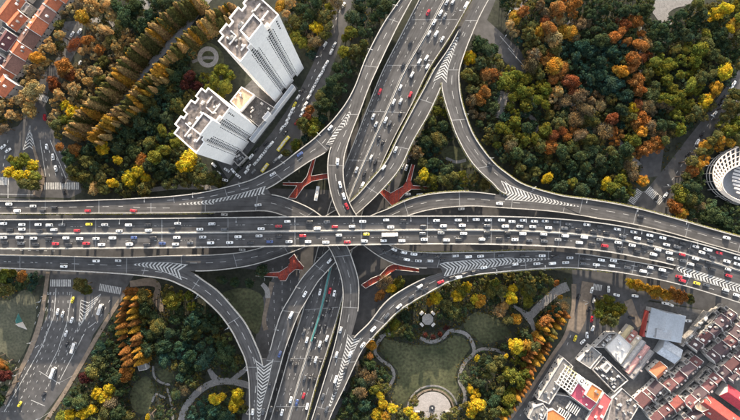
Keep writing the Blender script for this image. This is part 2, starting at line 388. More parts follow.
# painted marks on the streets
pm = MB()
def stripe(x0, y0, x1, y1, w, z=0.045, mb=None):
    a = np.array([x0, y0]); b = np.array([x1, y1]); t = (b-a)/(np.linalg.norm(b-a)+1e-9); n = np.array([-t[1], t[0]])*w/2
    (mb or pm).quad(W(*(a+n), z), W(*(b+n), z), W(*(b-n), z), W(*(a-n), z))
def dashes(x0, y0, x1, y1, w=0.5, on=3, off=5):
    L = math.hypot(x1-x0, y1-y0); s = 0.0
    while s < L:
        e = min(L, s+on); stripe(x0+(x1-x0)*s/L, y0+(y1-y0)*s/L, x0+(x1-x0)*e/L, y0+(y1-y0)*e/L, w); s += on+off
def zebra(c0, c1, w, n):
    """crossing from c0 to c1 (pixels), stripes of length w across"""
    a = np.array(c0, float); b = np.array(c1, float); t = (b-a)/np.linalg.norm(b-a); m = np.array([-t[1], t[0]])
    for i in range(n):
        p = a+(b-a)*(i+0.5)/n; stripe(*(p-m*w/2), *(p+m*w/2), np.linalg.norm(b-a)/n*0.55)
zebra((44, 186), (79, 186), 7, 20); zebra((0, 181), (9, 181), 8, 6); zebra((37, 96), (48, 100), 6, 8)
zebra((50, 283), (71, 283), 7, 12); zebra((99, 287), (121, 291), 7, 13)
zebra((631, 203), (640, 190), 7, 10); zebra((647, 189), (662, 202), 8, 12)
zebra((590, 286), (602, 288), 6, 8)
def vgore(tip, endl, endr, n, w=0.8):
    t = np.array(tip, float); l = np.array(endl, float); r = np.array(endr, float); ax = (l+r)/2-t
    for i in range(1, n+1):
        f = i/n; c = t+ax*(f-0.8/n-0.1); stripe(*c, *(t+(l-t)*f), w); stripe(*c, *(t+(r-t)*f), w)
    stripe(*t, *l, 0.5); stripe(*t, *r, 0.5)
vgore((30, 127), (23, 150), (36, 152), 7); vgore((78, 330), (81, 300), (101, 294), 10)
for k in range(4):
    dashes(44+5*k, 150, 50+6.5*k, 178); dashes(54-3*k, 292, 44-9*k, 345); dashes(44-9*k, 345, 6-9*k+9, 412)
stripe(40, 140, 46, 178, 0.5); stripe(50, 140, 66, 178, 0.5)
dashes(70, 292, 66, 330); dashes(66, 330, 44, 400); dashes(76, 330, 56, 385); dashes(100, 300, 78, 345); dashes(110, 300, 90, 335)
stripe(56, 288, 54, 316, 0.6); stripe(54, 316, 42, 346, 0.6); stripe(42, 346, 26, 374, 0.6); stripe(26, 374, 4, 412, 0.6)
for k in range(6):
    u = k/6.0; dashes(50+26*u, 292, 46+34*u, 320, .32, 2.5, 6); dashes(46+34*u, 320, 32+42*u, 350, .32, 2.5, 6); dashes(32+42*u, 350, 2+38*u, 412, .32, 2.5, 6)
stripe(72, 292, 67, 322, .5); stripe(67, 322, 58, 350, .5); stripe(58, 350, 46, 374, .5); stripe(84, 334, 60, 380, .5)
stripe(31, 400, 45, 406, 0.6); stripe(39, 371, 60, 384, 0.5); stripe(88, 328, 96, 322, 0.5)
for yy in (296, 312, 329, 347): stripe(41-(yy-296)*0.12, yy+1, 49-(yy-296)*0.2, yy-2, 0.5)
dashes(735, 84, 668, 186); dashes(340, 10, 306, 92); dashes(304, 98, 262, 158); dashes(588, 290, 566, 348); dashes(552, 368, 520, 416)
stripe(508, 48, 524, 66, 0.6); stripe(500, 36, 514, 52, 0.5); dashes(8, 140, 2, 172); stripe(8, 184, 8, 198, 0.5); stripe(0, 194, 36, 195, 0.5)
for k in range(8): dashes(0+k*2, 206+6*k+8, 60, 207+6*k+8, 0.5)
for k in range(5): dashes(300-k*9, 262+k*2, 262-k*5+30, 400, 0.4)
tag(pm.build('street_markings', M['paint']), kind='structure')

# ------------------------------------------------------------------ viaducts
DECKPX = []
class Road:
    def __init__(s, name, sec, lift=0.0):
        s.name = name; d, s.idx = dense(sec); s.d = d; s.lift = lift
        s.A = [W(q[0], q[1], q[4]+lift) for q in d]; s.B = [W(q[2], q[3], q[4]+lift) for q in d]
        s.c = np.array([[(q[0]+q[2])/2, (q[1]+q[3])/2] for q in d])
        DECKPX.append(([(q[0], q[1]) for q in d]+[(q[2], q[3]) for q in d][::-1], float(np.mean([q[4] for q in d])), s))
    def near(s, x, y):
        i = int(np.argmin(((s.c-np.array([x, y]))**2).sum(1)))
        i0, i1 = max(0, i-1), min(len(s.d)-1, i+1)
        t = (s.A[i1]+s.B[i1]-s.A[i0]-s.B[i0]); q = s.d[i]
        ab = np.array([q[2]-q[0], q[3]-q[1]]); f = float(np.dot(np.array([x-q[0], y-q[1]]), ab)/np.dot(ab, ab))
        return q[4]+s.lift, math.atan2(t[1], t[0]), i, f
    def build(s, label, pa, pb, lanes, hpa=1.05, hpb=1.05, on=4.0, off=8.0, joints=38, group='viaducts of the interchange', hedge=(), median=None, edges=True):
        root = empty('viaduct', s.A[0]*0.5+s.B[0]*0.5); s.root = root
        tag(root, label, 'viaduct', group)
        inv = -Vector(root.location)
        A = [p+inv for p in s.A]; B = [p+inv for p in s.B]; n = len(A)
        # deck: box girder with cantilever edges
        v = []; f = []; uv = []
        dist = 0.0; V = []
        for i in range(n):
            if i: dist += ((A[i]+B[i])-(A[i-1]+B[i-1])).length/2
            V.append(dist); a, b = A[i], B[i]; w = (b-a)
            v += [a, b, b-Vector((0, 0, .35)), b-w*0.16-Vector((0, 0, 1.4)), a+w*0.16-Vector((0, 0, 1.4)), a-Vector((0, 0, .35))]
        for i in range(n-1):
            k, m = 6*i, 6*i+6
            for j in range(6):
                j2 = (j+1) % 6; f.append((k+j, k+j2, m+j2, m+j))
        f.append((5, 4, 3, 2, 1, 0)); f.append(tuple(6*(n-1)+j for j in range(6)))
        me = bpy.data.meshes.new('deck'); me.from_pydata([tuple(p) for p in v], [], f); me.update()
        me.materials.append(M['deck']); me.materials.append(M['girder'])
        ul = me.uv_layers.new(name='UVMap')
        for p in me.polygons:
            i, j = divmod(p.index, 6)
            if p.index >= 6*(n-1) or j != 0: p.material_index = 1
            for li in p.loop_indices:
                vi = me.loops[li].vertex_index; r, c = divmod(vi, 6)
                wdt = (B[r]-A[r]).length; ul.data[li].uv = (0.0 if c in (0, 5) else wdt, V[r])
        link('deck', me, root)
        def along(side, i0, i1, name, mat, w0, w1, h0, h1, jit=0):
            """box running along an edge; w0..w1 metres inward, h0..h1 metres above the deck"""
            P, Q = (A, B) if side == 'a' else (B, A)
            ids = [i for i in range(n) if i0 <= s.idx[i] <= i1]
            if len(ids) < 2: return None
            mb = MB(); rows = []
            for i in ids:
                t = (Q[i]-P[i]).normalized(); jj = RND.uniform(-jit, jit)
                rows.append([P[i]+t*w0+Vector((0, 0, h0)), P[i]+t*(w1+jj)+Vector((0, 0, h0)), P[i]+t*(w1+jj)+Vector((0, 0, h1+jj)), P[i]+t*w0+Vector((0, 0, h1+jj))])
            for r in rows: mb.v += [tuple(p) for p in r]
            for k in range(len(rows)-1):
                for j in range(4): mb.f.append((4*k+j, 4*k+(j+1) % 4, 4*k+4+(j+1) % 4, 4*k+4+j))
            mb.f.append((3, 2, 1, 0)); e = 4*(len(rows)-1); mb.f.append((e, e+1, e+2, e+3))
            return mb.build(name, M[mat], root)
        s.along = along; N = len(s.d)
        for (i0, i1) in pa: along('a', i0, i1, 'parapet', 'concrete', -0.12, 0.5, -0.3, hpa)
        for (i0, i1) in pb: along('b', i0, i1, 'parapet', 'concrete', -0.12, 0.5, -0.3, hpb)
        for (sd_, i0, i1) in hedge:
            h = along(sd_, i0, i1, 'planter', 'girder', -0.85, -0.14, -0.35, 0.45)
            hedge_strip(root, [(p, q) for k, (p, q) in enumerate(zip(A, B) if sd_ == 'a' else zip(B, A)) if i0 <= s.idx[k] <= i1])
        if median is not None:
            mb = MB()
            for i in range(n-1):
                for q in (0,):
                    a0 = A[i].lerp(B[i], median); a1 = A[i+1].lerp(B[i+1], median); t0 = (B[i]-A[i]).normalized()*0.42; t1 = (B[i+1]-A[i+1]).normalized()*0.42
                    u = Vector((0, 0, 0.85)); mb.hexa([a0-t0, a0+t0, a1+t1, a1-t1], [a0-t0*.6+u, a0+t0*.6+u, a1+t1*.6+u, a1-t1*.6+u])
            mb.build('median_barrier', M['concrete'], root)
        # painted lines
        mk = MB(); zz = Vector((0, 0, 0.05))
        def lane_line(fr, w, on, off, i0=0, i1=1e9, ph=0):
            for i in range(n-1):
                if not (i0 <= s.idx[i] <= i1): continue
                if off and ((V[i]+ph) % (on+off)) > on: continue
                a0 = A[i].lerp(B[i], fr); a1 = A[i+1].lerp(B[i+1], fr)
                t0 = (B[i]-A[i]).normalized()*w/2; t1 = (B[i+1]-A[i+1]).normalized()*w/2
                if off:
                    k = on/max((a1-a0).length, 0.1); a1 = a0+(a1-a0)*min(k, 1.6); t1 = t0
                mk.quad(a0-t0+zz, a0+t0+zz, a1+t1+zz, a1-t1+zz)
        for ln in lanes: lane_line(*ln)
        if mk.v: mk.build('lane_markings', M['paint'], root)['kind'] = 'stuff'
        jb = MB(); nx = joints*0.6
        for i in range(1, n-1):
            if V[i] >= nx:
                nx += joints; t = (A[i+1]-A[i-1]).normalized()*0.22
                u = Vector((0, 0, 0.02)); a = A[i].lerp(B[i], .05); b = A[i].lerp(B[i], .95); jb.quad(a-t+u, b-t+u, b+t+u, a+t+u)
        if jb.v: jb.build('expansion_joints', M['joint'], root)['kind'] = 'stuff'
        return root
HEDGE_MESH = {}
def hedge_strip(root, pairs):
    """clumpy leaves along the outside of a parapet, one mesh"""
    v = []; f = []; tint = []
    R = random.Random(len(pairs))
    for k in range(len(pairs)-1):
        (p, q), (p2, q2) = pairs[k], pairs[k+1]; t = (q-p).normalized()
        for j in range(26):
            c = p.lerp(p2, R.random())-t*R.uniform(0.05, 1.05)+Vector((0, 0, R.uniform(0.3, 0.95)))
            d = Vector((R.gauss(0, 1), R.gauss(0, 1), R.gauss(0.6, 1))).normalized(); u = d.orthogonal().normalized()*R.uniform(.16, .3); w = d.cross(u)
            n = len(v); v += [tuple(c+u), tuple(c+w), tuple(c-u), tuple(c-w)]; f.append((n, n+1, n+2, n+3)); tint.append(R.uniform(.6, 1.5))
    me = bpy.data.meshes.new('hedge'); me.from_pydata(v, [], f); me.update()
    at = me.color_attributes.new('tint', 'FLOAT_COLOR', 'CORNER')
    at.data.foreach_set('color', np.repeat(np.array([[x, x, x, 1] for x in tint]), 4, 0).astype(np.float32).ravel())
    o = link('hedge', me, root, M['hedge']); o.color = (0.17, 0.16, 0.035, 1); o['kind'] = 'stuff'

ZA, ZH, ZL, ZJ = 23.5, 18.0, 13.0, 7.5      # main deck, upper ramps, lower ramps, north-south deck
rJ = Road('J', [(423,-8,476,-8,ZJ),(419,0,471,0,ZJ),(401,35,451,35,ZJ),(383,70,428.5,70,ZJ),(369,104,411,106,ZJ),(355,140,393.5,139,ZJ),(342,172,377,175,ZJ),(330,205,364,208,ZJ),(320,240,354,243,ZJ),(311,275,347,275,ZJ),(303,310,340,307,ZJ),(291,348,328,348,ZJ),(281,383,316.5,383,ZJ),(271,418,307,418,ZJ),(265,438,301,438,ZJ)])
r1 = Road('R1', [(-12,254.5,-12,267.5,15),(60,256,60,270.5,15),(110,257.2,110,273,15),(135,257,134,275,14.8),(150,256.4,150,271,14.6),(173,255.5,173,270,14.4),(195,255,196,271,14),(216,254.4,219,270,13.6),(246,251.2,251,265.3,ZL),(276,242.5,283,255.5,ZL),(304,230,314,242.5,ZL),(330,213,343,224.5,ZL),(351,201,363,208.5,ZL),(369,182,382,190,ZL),(386,161.5,400,168,12.8),(397.5,138.5,413,141,12.6),(413,109,428,115,12.3),(426,85,440.5,88,12),(435,68,446,72,12),(447.5,50,457.5,53,12),(458,31.5,468,35,12)])
r2 = Road('R2', [(600,207,596,218,16),(559,200.5,556,212,16),(530,198,528,209.5,15.8),(513,196.5,511,208.5,15.6),(495,194.2,494,207.3,15.4),(469,191.7,469,206.2,15),(436,193.2,438,208.5,14.5),(411,198.5,415,213.5,14),(388,208.5,394,222,13.5),(368,217,376,231,ZL),(347,232,357,246,ZL),(329,249,340,258,ZL),(311,267.5,323,276,ZL),(300.5,280,316.5,284,12.8),(290,297,307,300,12.6),(281,313,298.5,315,12.4),(274.5,333,290.5,335,12.2),(270,350,284.8,351,12),(264,366,280,368,12),(261,390,273,392,12),(257,417,265,420,12),(254,435,260,438,12)])
r3 = Road('R3', [(405,-8,417,-8,12),(400,0,412,0,12),(384,23,397,28,12.5),(369,51,383.5,56,13.2),(361,70,376.5,71,14),(355,88,368.5,89,14.5),(349,112,360,112,15.2),(340,130,352.8,130,16),(331,147,347,147,16.8),(328,160,344,160,17.4),(328,176,343.7,178,ZH),(331,194,347,195,ZH),(336.5,210,353.5,210,ZH),(346,226,363,223,ZH),(357,239,375,234.5,ZH),(369,249.5,387,243.5,ZH),(383,258.5,400,249,ZH),(399,265,412,251.5,ZH),(419,267.8,430,252.5,ZH),(445,268,447,252.5,ZH),(470,266.5,470,252,ZH),(492,263.5,492,251.7,18.2),(520,260.5,520,250.7,18.6),(551,258.5,551,251,19.1),(580,259.5,580,254,19.8)])
r4 = Road('R4', [(306,438,318,441,12),(312,418,322,421,12),(322.5,385,335,388,12),(333,350,346,352,12.4),(338.5,327,353,330,13.2),(341.5,310,358,311,13.9),(343,296,359,297,14.7),(341.5,280,358.5,280,15.6),(336.5,264,353.5,262,16.5),(329,248,347,246,17.3),(317,235,334.5,229,ZH),(301,223.5,317,212.5,ZH),(283,215.5,297,202,ZH),(267,211.3,272,194.5,17.8),(247,211.3,248,197,17.5),(215,212.3,215,202,17.1),(180,213,180,203,16.8),(140,213.3,140,202,16.5),(123,213.3,123,199.3,16.4),(60,213.5,60,200.8,16.2),(-12,213.5,-12,200.8,16)])
rB1 = Road('B1', [(361,70,370,74,14),(355,86,363,91,14.4),(346,103,354,110,15),(333,120,343,130,15.6),(322,131,333,143,15.9),(312.5,140,325.5,152.5,16.2),(296,152.5,309,162,16.4),(279,165.5,291,174,16.6),(262,174.5,271,187,16.7),(246,181.7,252,194,16.8),(206,191.7,208,202,16.9),(171,196.2,172,204,16.7),(140,198,140,203.5,16.5),(123,199,123,205,16.4)], -0.03)
rC2 = Road('C2', [(110,273,112,262,15),(135,275,138,264.5,14.8),(165,279,170,267,14.5),(182,285.5,190,271.5,14.2),(196,293,205,281,13.9),(209,303.5,219,291.5,13.6),(221,315.5,233,307,13.2),(232,331,246,323.5,12.8),(240,347,256,344,12.4),(245.5,360,262,360,12.1),(248.7,378,264,378,12),(249.5,400,259.5,400,12),(249.5,428,255.5,428,12)], -0.03)
rE = Road('E', [(493,-8,481,-8,12),(488.5,0,476,0,12),(480,16,467.5,16,12),(472.5,33,458,33,12),(465,52,451,52,12),(459.5,70,444.5,70,12),(459,83,441.5,83,12),(460.5,97,443.5,97,12.1),(466,117,450,118,12.5),(475,138,458,139,13.1),(492,161,472,163,13.9),(508,174.5,491,182,14.6),(525,185,507,194.5,15.4),(559,195,553,203,16),(590,199.5,587,216.5,16.4),(615,203.5,612,220.5,16.8),(640,209,636,225,17.2),(672,217.5,668,232.5,17.6),(710,228.5,706,243.5,18),(750,239.5,745,254.5,18.4)], -0.03)
rH = Road('H', [(318,441,324,443,12),(321,421,329.5,419,12),(335,388,345,386,12),(346,352,361,352,12.4),(354,337.5,370,340,13),(369,322.5,382,327.5,13.8),(383,304.5,398,311.5,14.8),(396,293.5,412,302,15.7),(419,280.5,434,289.5,16.9),(437,274,450,281,17.5),(455,270,466,276.5,ZH),(475,267,480,274,ZH),(492,264.5,493,272.6,18.2),(520,261.5,521,270,18.6),(551,257,552,268,19.1),(575,253.2,574,268,19.7),(615,258.5,612,271.5,21.2),(640,262.5,637,275.5,22.2),(672,268.5,667,281.5,23.2),(705,277.5,699,290,ZA),(750,290,743,304,ZA)], -0.03)
rA = Road('A', [(-12,219.5,-12,249,ZA),(60,219,60,248.8,ZA),(123,218.5,123,248.3,ZA),(185,217.8,185,247.8,ZA),(246,217,246,247,ZA),(310,216.3,310,246,ZA),(369,216,369,244.8,ZA),(430,215.8,430,244.2,ZA),(492,216,491,244.5,ZA),(540,217.5,538,246,ZA),(580,220.5,577,248.5,ZA),(615,225,611,252.5,ZA),(650,231.5,645,259,ZA),(680,238.5,674,265.5,ZA),(710,246.5,703,274,ZA),(755,260,746,288,ZA)])
E9 = 99
rJ.build('broad grey lower viaduct running from top to bottom, dipping under the main viaduct', [(0, E9)], [(0, E9)], [(.17,.25,5,7),(.33,.25,5,7),(.05,.3,4,4,0,5),(.66,.25,5,7),(.82,.25,5,7),(.46,.25,50,0),(.53,.25,50,0)], median=.495, hpa=.9, hpb=.9, group=None, hedge=[('b', 0, 4), ('b', 9.5, 14)])
r1.build('ramp rising from the lower left edge, splitting towards the top right under the main viaduct', [(0, E9)], [(0, 2.05), (6, 17)], [(.5,.3,4,6,0,2.6),(.5,.25,4,7,5.5,20)], hedge=[('a', 12, 18), ('b', 13, 17)])
r2.build('ramp from the right curving down left under the main viaduct to the bottom edge', [(4, 17)], [(0, E9)], [(.5,.25,4,7,2,17)], hedge=[('a', 5, 8)])
r3.build('ramp from the top edge bulging left then curving right under the main viaduct', [(0, 4.2), (8, 18.3)], [(0, 23)], [(.5,.25,4,7,0,5),(.5,.25,4,7,7,17),(.38,.25,4,7,17,23)], hedge=[('b', 17, 22.5)])
r4.build('ramp from the bottom edge curving left under the main viaduct to the left edge', [(0, E9)], [(5, 13), (18, E9)], [(.5,.25,4,7,0,13),(.5,.25,4,7,16,20)], hedge=[('a', 15, 20)])
rB1.build('curved ramp sweeping past the parking street from the top ramp to the left edge', [(0, E9)], [(5, 8.3)], [(.5,.3,4,7,1,11)])
rC2.build('curved ramp bending round the dark park at lower left down to the bottom edge', [(0, E9)], [(3.2, 9.4)], [(.5,.35,4,6,1,12)])
rE.build('tightly curved ramp at upper right looping from the top edge to the right edge', [(0, E9)], [(6, 12), (14, E9)], [(.5,.25,4,7,0,3),(.42,.25,4,7,4,12),(.5,.25,4,7,14,E9)], hedge=[('a', 6, 19), ('b', 6, 12)])
rH.build('curved ramp at lower right from the bottom edge past the park to the right edge', [(4, 8.4), (15, 18)], [(0, E9)], [(.5,.25,4,7,3,11),(.5,.25,4,7,12,13.8),(.33,.25,4,7,15,20),(.66,.25,4,7,15,20)], hedge=[('b', 4, 16)])
rA.build('main wide viaduct crossing the whole picture from left to right, topmost deck', [(0, E9)], [(0, 13)], [(.26,.22,6,13),(.745,.22,6,13),(.028,.2,50,0),(.965,.2,50,0),(.46,.2,50,0),(.54,.2,50,0)], median=.5, hpa=1.7, hpb=1.15, joints=46)
mb = MB(); iv = -Vector(rJ.root.location); J9 = [i for i in range(len(rJ.d)) if 8.2 <= rJ.idx[i] <= 10.8]
for i in J9[:-1]:
    a, b = (rJ.A[i].lerp(rJ.B[i], .495)+iv, rJ.A[i+1].lerp(rJ.B[i+1], .495)+iv); t = (rJ.B[i]-rJ.A[i]).normalized()*.62; u0, u1 = Vector((0, 0, .02)), Vector((0, 0, 2.3)); mb.hexa([a-t+u0, a+t+u0, b+t+u0, b-t+u0], [a-t*.9+u1, a+t*.9+u1, b+t*.9+u1, b-t*.9+u1])
mb.build('noise_screen', M['teal'], rJ.root)
# gores: paved wedge plus chevron paint
def gore(parent, sec, spacing=3.6, sw=0.85, lift=0.0, paved=True, point=1):
    d, idx = dense(sec, 0.6); inv = -Vector(parent.location)
    if paved:
        mb = MB()
        for i in range(len(d)-1):
            p, q = d[i], d[i+1]; u = Vector((0, 0, -0.06))
            mb.quad(W(p[0], p[1], p[4])+inv+u, W(p[2], p[3], p[4])+inv+u, W(q[2], q[3], q[4])+inv+u, W(q[0], q[1], q[4])+inv+u)
            u2 = Vector((0, 0, -1.0)); mb.quad(W(q[0], q[1], q[4])+inv+u2, W(q[2], q[3], q[4])+inv+u2, W(p[2], p[3], p[4])+inv+u2, W(p[0], p[1], p[4])+inv+u2)
        mb.quad(W(q[0], q[1], q[4])+inv+u, W(q[2], q[3], q[4])+inv+u, W(q[2], q[3], q[4])+inv+u2, W(q[0], q[1], q[4])+inv+u2)
        mb.build('gore_slab', M['road'], parent)
    P = np.array([[(q[0]+q[2])/2, (q[1]+q[3])/2, q[4]] for q in d]); hw = np.array([[q[2]-q[0], q[3]-q[1]] for q in d])/2
    s = np.concatenate([[0], np.cumsum(np.linalg.norm(np.diff(P[:, :2], axis=0), axis=1))])
    mb = MB(); z = Vector((0, 0, 0.09+lift))
    def pt(t, l):
        t = min(max(t, 0), s[-1]); i = min(int(np.searchsorted(s, t)), len(s)-1)
        c = P[i, :2]+hw[i]*l; return W(c[0], c[1], P[i, 2])+inv+z
    t = 1.0
    while t < s[-1]-sw:
        i = min(int(np.searchsorted(s, t)), len(s)-1); h = np.linalg.norm(hw[i])*0.9*point
        for l in (-1, 1):
            mb.quad(pt(t-h*.0, 0), pt(t+sw*2, 0), pt(t+sw*2+h, l*.95), pt(t+h, l*.95)) if t+h+sw*2 < s[-1]+2 and t+h > 0 else None
        t += spacing
    for l in (-1, 1):
        for i in range(len(d)-1): mb.quad(pt(s[i], l*.93-.0), pt(s[i+1], l*.93), pt(s[i+1], l*1.0), pt(s[i], l*1.0))
    o = mb.build('chevron_markings', M['paint'], parent); o['kind'] = 'stuff'
gore(r1.root, [(133,264,133,265,14.9),(150,262.2,150,268,14.62),(170,262.6,168,273.5,14.5),(188,264.5,182,280,14.2)])
gore(r4.root, [(178,204,178,204.8,16.8),(205,200.5,206,204.4,16.95),(230,196,231,203.6,17.1),(252,190,255,201.5,17.2),(266,186,272,197,17.3)])
gore(r3.root, [(350,110,351.5,111,15.2),(344,119,347.5,123,15.6),(336,130,343,136,16),(326,144.5,337,149,16.4)], 3.2, 0.7)
gore(rE.root, [(457.5,36,459,36,12),(449,50,454,52,12),(440.5,66,448.5,68,12),(433,82,446.5,83,12)], 3.0, 0.65)
gore(rE.root, [(580,206.3,580,207,16.35),(556,200.3,555,204.5,16),(532,193.5,530,201.5,15.75),(512,186,508,200,15.5),(501,180.5,499,199.5,15.2)], 3.3, 0.75)
gore(r2.root, [(257.5,425,259.5,425,12),(257,405,262,405.5,12),(257.5,385,267.5,386,12),(257,368,271,369,12),(254.5,358,273.5,359,12)], 3.3, 0.75)
gore(r4.root, [(328,407,330,408,12),(336.5,380,341,382,12.1),(342.5,358,350,360,12.35),(346,344,356.5,346,12.7),(347.5,334,361,338,13)], 3.3, 0.8)
gore(rH.root, [(551,258.3,551,259.2,19.15),(520,258.3,520,262.6,18.65),(492,258.5,493,267,18.25),(468,260,470,270,ZH),(446,262.5,450,275.5,ZH),(439,264,444,276,17.9)], 3.4, 0.85)
gore(rA.root, [(676,266,675,269,23.4),(690,269.5,687,275.5,ZA),(705,273.5,701,280.5,ZA),(724,279.5,720,286.5,ZA),(748,286.5,744,294,ZA)], 3.4, 0.85, lift=0.02)
# piers
DM = [raster([d[0]]) for d in DECKPX]
for r in (rJ, r1, r2, r3, r4, rB1, rC2, rE, rH, rA):
    inv = -Vector(r.root.location); acc = 0.0
    for i in range(1, len(r.d)):
        acc += (r.A[i]-r.A[i-1]).length
        if acc < 26: continue
        c = (r.A[i]+r.B[i])/2; g0 = PX((c[0], c[1], 0)); ok = True
        for zt in (0.0, 4.5, ZJ, 12.0, 13.0, 16.0, 18.0):
            if zt > c[2]-2: break
            x, y = PX((c[0], c[1], zt))
            for kk, (poly, zz, rr) in enumerate(DECKPX):
                if rr is not r and hit(DM[kk], x, y):
                    zq = rr.near(x, y)[0]
                    if zq < c[2]-1: ok = False
        if not ok: continue
        acc = 0.0; w = (r.B[i]-r.A[i]); wl = w.length; t = math.atan2(w[1], w[0])
        mb = MB(); b = c+inv
        mb.box(b[0], b[1], -c[2]+b[2]+c[2]-c[2], min(3.2, wl*.22), 1.7, c[2]-2.6, t)
        mb.box(b[0], b[1], b[2]-2.6, wl*.6, 1.9, 1.19, t)
        mb.build('pier', M['girder'], r.root)
# ------------------------------------------------------------------ red footbridges
def footbridge(label, tile, pts, z, col='red_walk'):
    px = [(tile[0]+x/6, tile[1]+y/6) for x, y in pts]
    P = [W(x, y, z) for x, y in px]
    if area(P) < 0: P = P[::-1]
    c = sum(P, Vector((0, 0, 0)))/len(P); root = empty('footbridge', (c[0], c[1], 0)); tag(root, label, 'footbridge', 'red footbridges')
    Q = [(p[0]-c[0], p[1]-c[1]) for p in P]
    mb = MB(); mb.prism(Q, z-.5, z); mb.build('deck', M[col], root)
    n = len(Q); rb = MB()
    for i in range(n):
        a, b = Vector((*Q[i], 0)), Vector((*Q[(i+1) % n], 0)); d = b-a; L = d.length
        if L < 4.2 and L > 1.2: continue        # open ends of the branches
        t = d.normalized(); nn = Vector((-t[1], t[0], 0))*0.25
        rb.hexa([a+Vector((0, 0, z-.52)), b+Vector((0, 0, z-.52)), b+nn+Vector((0, 0, z-.52)), a+nn+Vector((0, 0, z-.52))], [a+Vector((0, 0, z+1.05)), b+Vector((0, 0, z+1.05)), b+nn+Vector((0, 0, z+1.05)), a+nn+Vector((0, 0, z+1.05))])
    rb.build('railing', M['railing'], root)
    jb = MB(); xs = [q[0] for q in Q]; x = min(xs)+1.5
    while x < max(xs):
        ys = []
        for i in range(n):
            (xa, ya), (xb, yb) = Q[i], Q[(i+1) % n]
            if (xa > x) != (xb > x): ys.append(ya+(yb-ya)*(x-xa)/(xb-xa))
        ys.sort()
        for y0, y1 in zip(ys[::2], ys[1::2]): jb.quad((x, y0+.3, z+.012), (x+.22, y0+.3, z+.012), (x+.22, y1-.3, z+.012), (x, y1-.3, z+.012))
        x += 3.2
    jb.build('panel_joints', M['dark_steel'], root)['kind'] = 'stuff'
    for i in range(0, n, 3):
        q = (Vector(Q[i])*0.8); m2 = MB(); m2.box(q[0]*.95, q[1]*.95, 0, .8, .8, z-.51); m2.build('pier', M['girder'], root)
    ROADPX.append(px)
footbridge('bright red branching footbridge at upper left of the crossing beside a white bus', (246, 140), [(252,348),(305,275),(222,272),(222,255),(335,255),(365,218),(395,125),(420,40),(438,45),(412,140),(392,215),(490,200),(492,232),(400,248),(350,280),(300,352)], 4.6)
footbridge('red branching footbridge at upper right of the crossing near yellow tree', (369, 140), [(60,312),(85,290),(130,318),(205,275),(222,250),(255,145),(275,150),(252,245),(262,272),(362,280),(362,298),(255,297),(215,322),(187,352),(178,380),(145,405)], 4.6)
footbridge('red footbridge at lower left of the crossing below the main viaduct', (246, 210), [(258,290),(290,262),(312,298),(348,340),(338,360),(298,356),(262,385),(240,425),(205,425),(192,402),(60,396),(60,376),(200,370),(250,338),(264,315)], 4.6)
footbridge('dark red footbridge at lower right of the crossing under curving ramp', (369, 210), [(112,338),(148,322),(300,352),(300,372),(160,358),(132,376),(62,424),(-20,470),(-48,448),(14,408),(66,388)], 4.6)

# ------------------------------------------------------------------ buildings
BLDPX = []
def inset(poly, d):
    n = len(poly); out = []
    for i in range(n):
        p0, p1, p2 = (np.array(poly[(i+k) % n][:2], float) for k in (-1, 0, 1))
        e1 = (p1-p0)/np.linalg.norm(p1-p0); e2 = (p2-p1)/np.linalg.norm(p2-p1)
        n1 = np.array([-e1[1], e1[0]]); n2 = np.array([-e2[1], e2[0]])
        b = n1+n2; k = d/max(0.35, 1+float(np.dot(n1, n2)))
        out.append(tuple(p1+b*k))
    return out
def ccw(p):
    p = [(q[0], q[1]) for q in p]
    return p if area(p) > 0 else p[::-1]
def block(root, poly, z0, z1, wall, roof, rim=0.6, rimh=0.9, names=('wall', 'roof'), wcol=None, rcol=None, off=(0, 0)):
    """flat-roofed block: wall with parapet, roof surface inside it. poly in root coordinates"""
    P = ccw(poly); I = inset(P, rim); n = len(P); mb = MB()
    for i in range(n):
        j = (i+1) % n; a, b, c, d = P[i], P[j], I[j], I[i]
        mb.quad((*a, z0), (*b, z0), (*b, z1+rimh), (*a, z1+rimh)); mb.quad((*a, z1+rimh), (*b, z1+rimh), (*c, z1+rimh), (*d, z1+rimh))
        mb.quad((*d, z1+rimh), (*c, z1+rimh), (*c, z1-.1), (*d, z1-.1))
    w = mb.build(names[0], M[wall], root)
    if wcol: w.color = (*wcol, 1)
    mb = MB(); mb.poly([(*p, z1) for p in inset(P, rim*.95)]); r = mb.build(names[1], M[roof], root)
    if rcol: r.color = (*rcol, 1)
    return w, r
def win_cols(mb, a, b, cols, z0, z1, fh, w, h, proud=0.04):
    """window boxes on the wall a->b (counter-clockwise outline: outside is to the right)"""
    a = Vector((*a[:2], 0)); b = Vector((*b[:2], 0)); d = (b-a); L = d.length; t = d/L; o = Vector((t[1], -t[0], 0))
    for f in cols:
        z = z0
        while z+h < z1:
            c = a+t*(f*L); p, q = c-t*w/2, c+t*w/2; zz = Vector((0, 0, z)); hh = Vector((0, 0, h))
            mb.hexa([p-o*.1+zz, p+o*proud+zz, q+o*proud+zz, q-o*.1+zz], [p-o*.1+zz+hh, p+o*proud+zz+hh, q+o*proud+zz+hh, q-o*.1+zz+hh])
            z += fh
def windows(root, poly, z0, z1, fh=3.0, w=1.1, h=1.3, gap=4.4, skip=()):
    P = ccw(poly); mb = MB()
    for i in range(len(P)):
        if i in skip: continue
        a, b = P[i], P[(i+1) % len(P)]; L = math.hypot(b[0]-a[0], b[1]-a[1]); k = int(L//gap)
        if k: win_cols(mb, a, b, [(j+.5)/k for j in range(k)], z0, z1, fh, w, h)
    if mb.v: mb.build('windows', M['glass'], root)['kind'] = 'stuff'
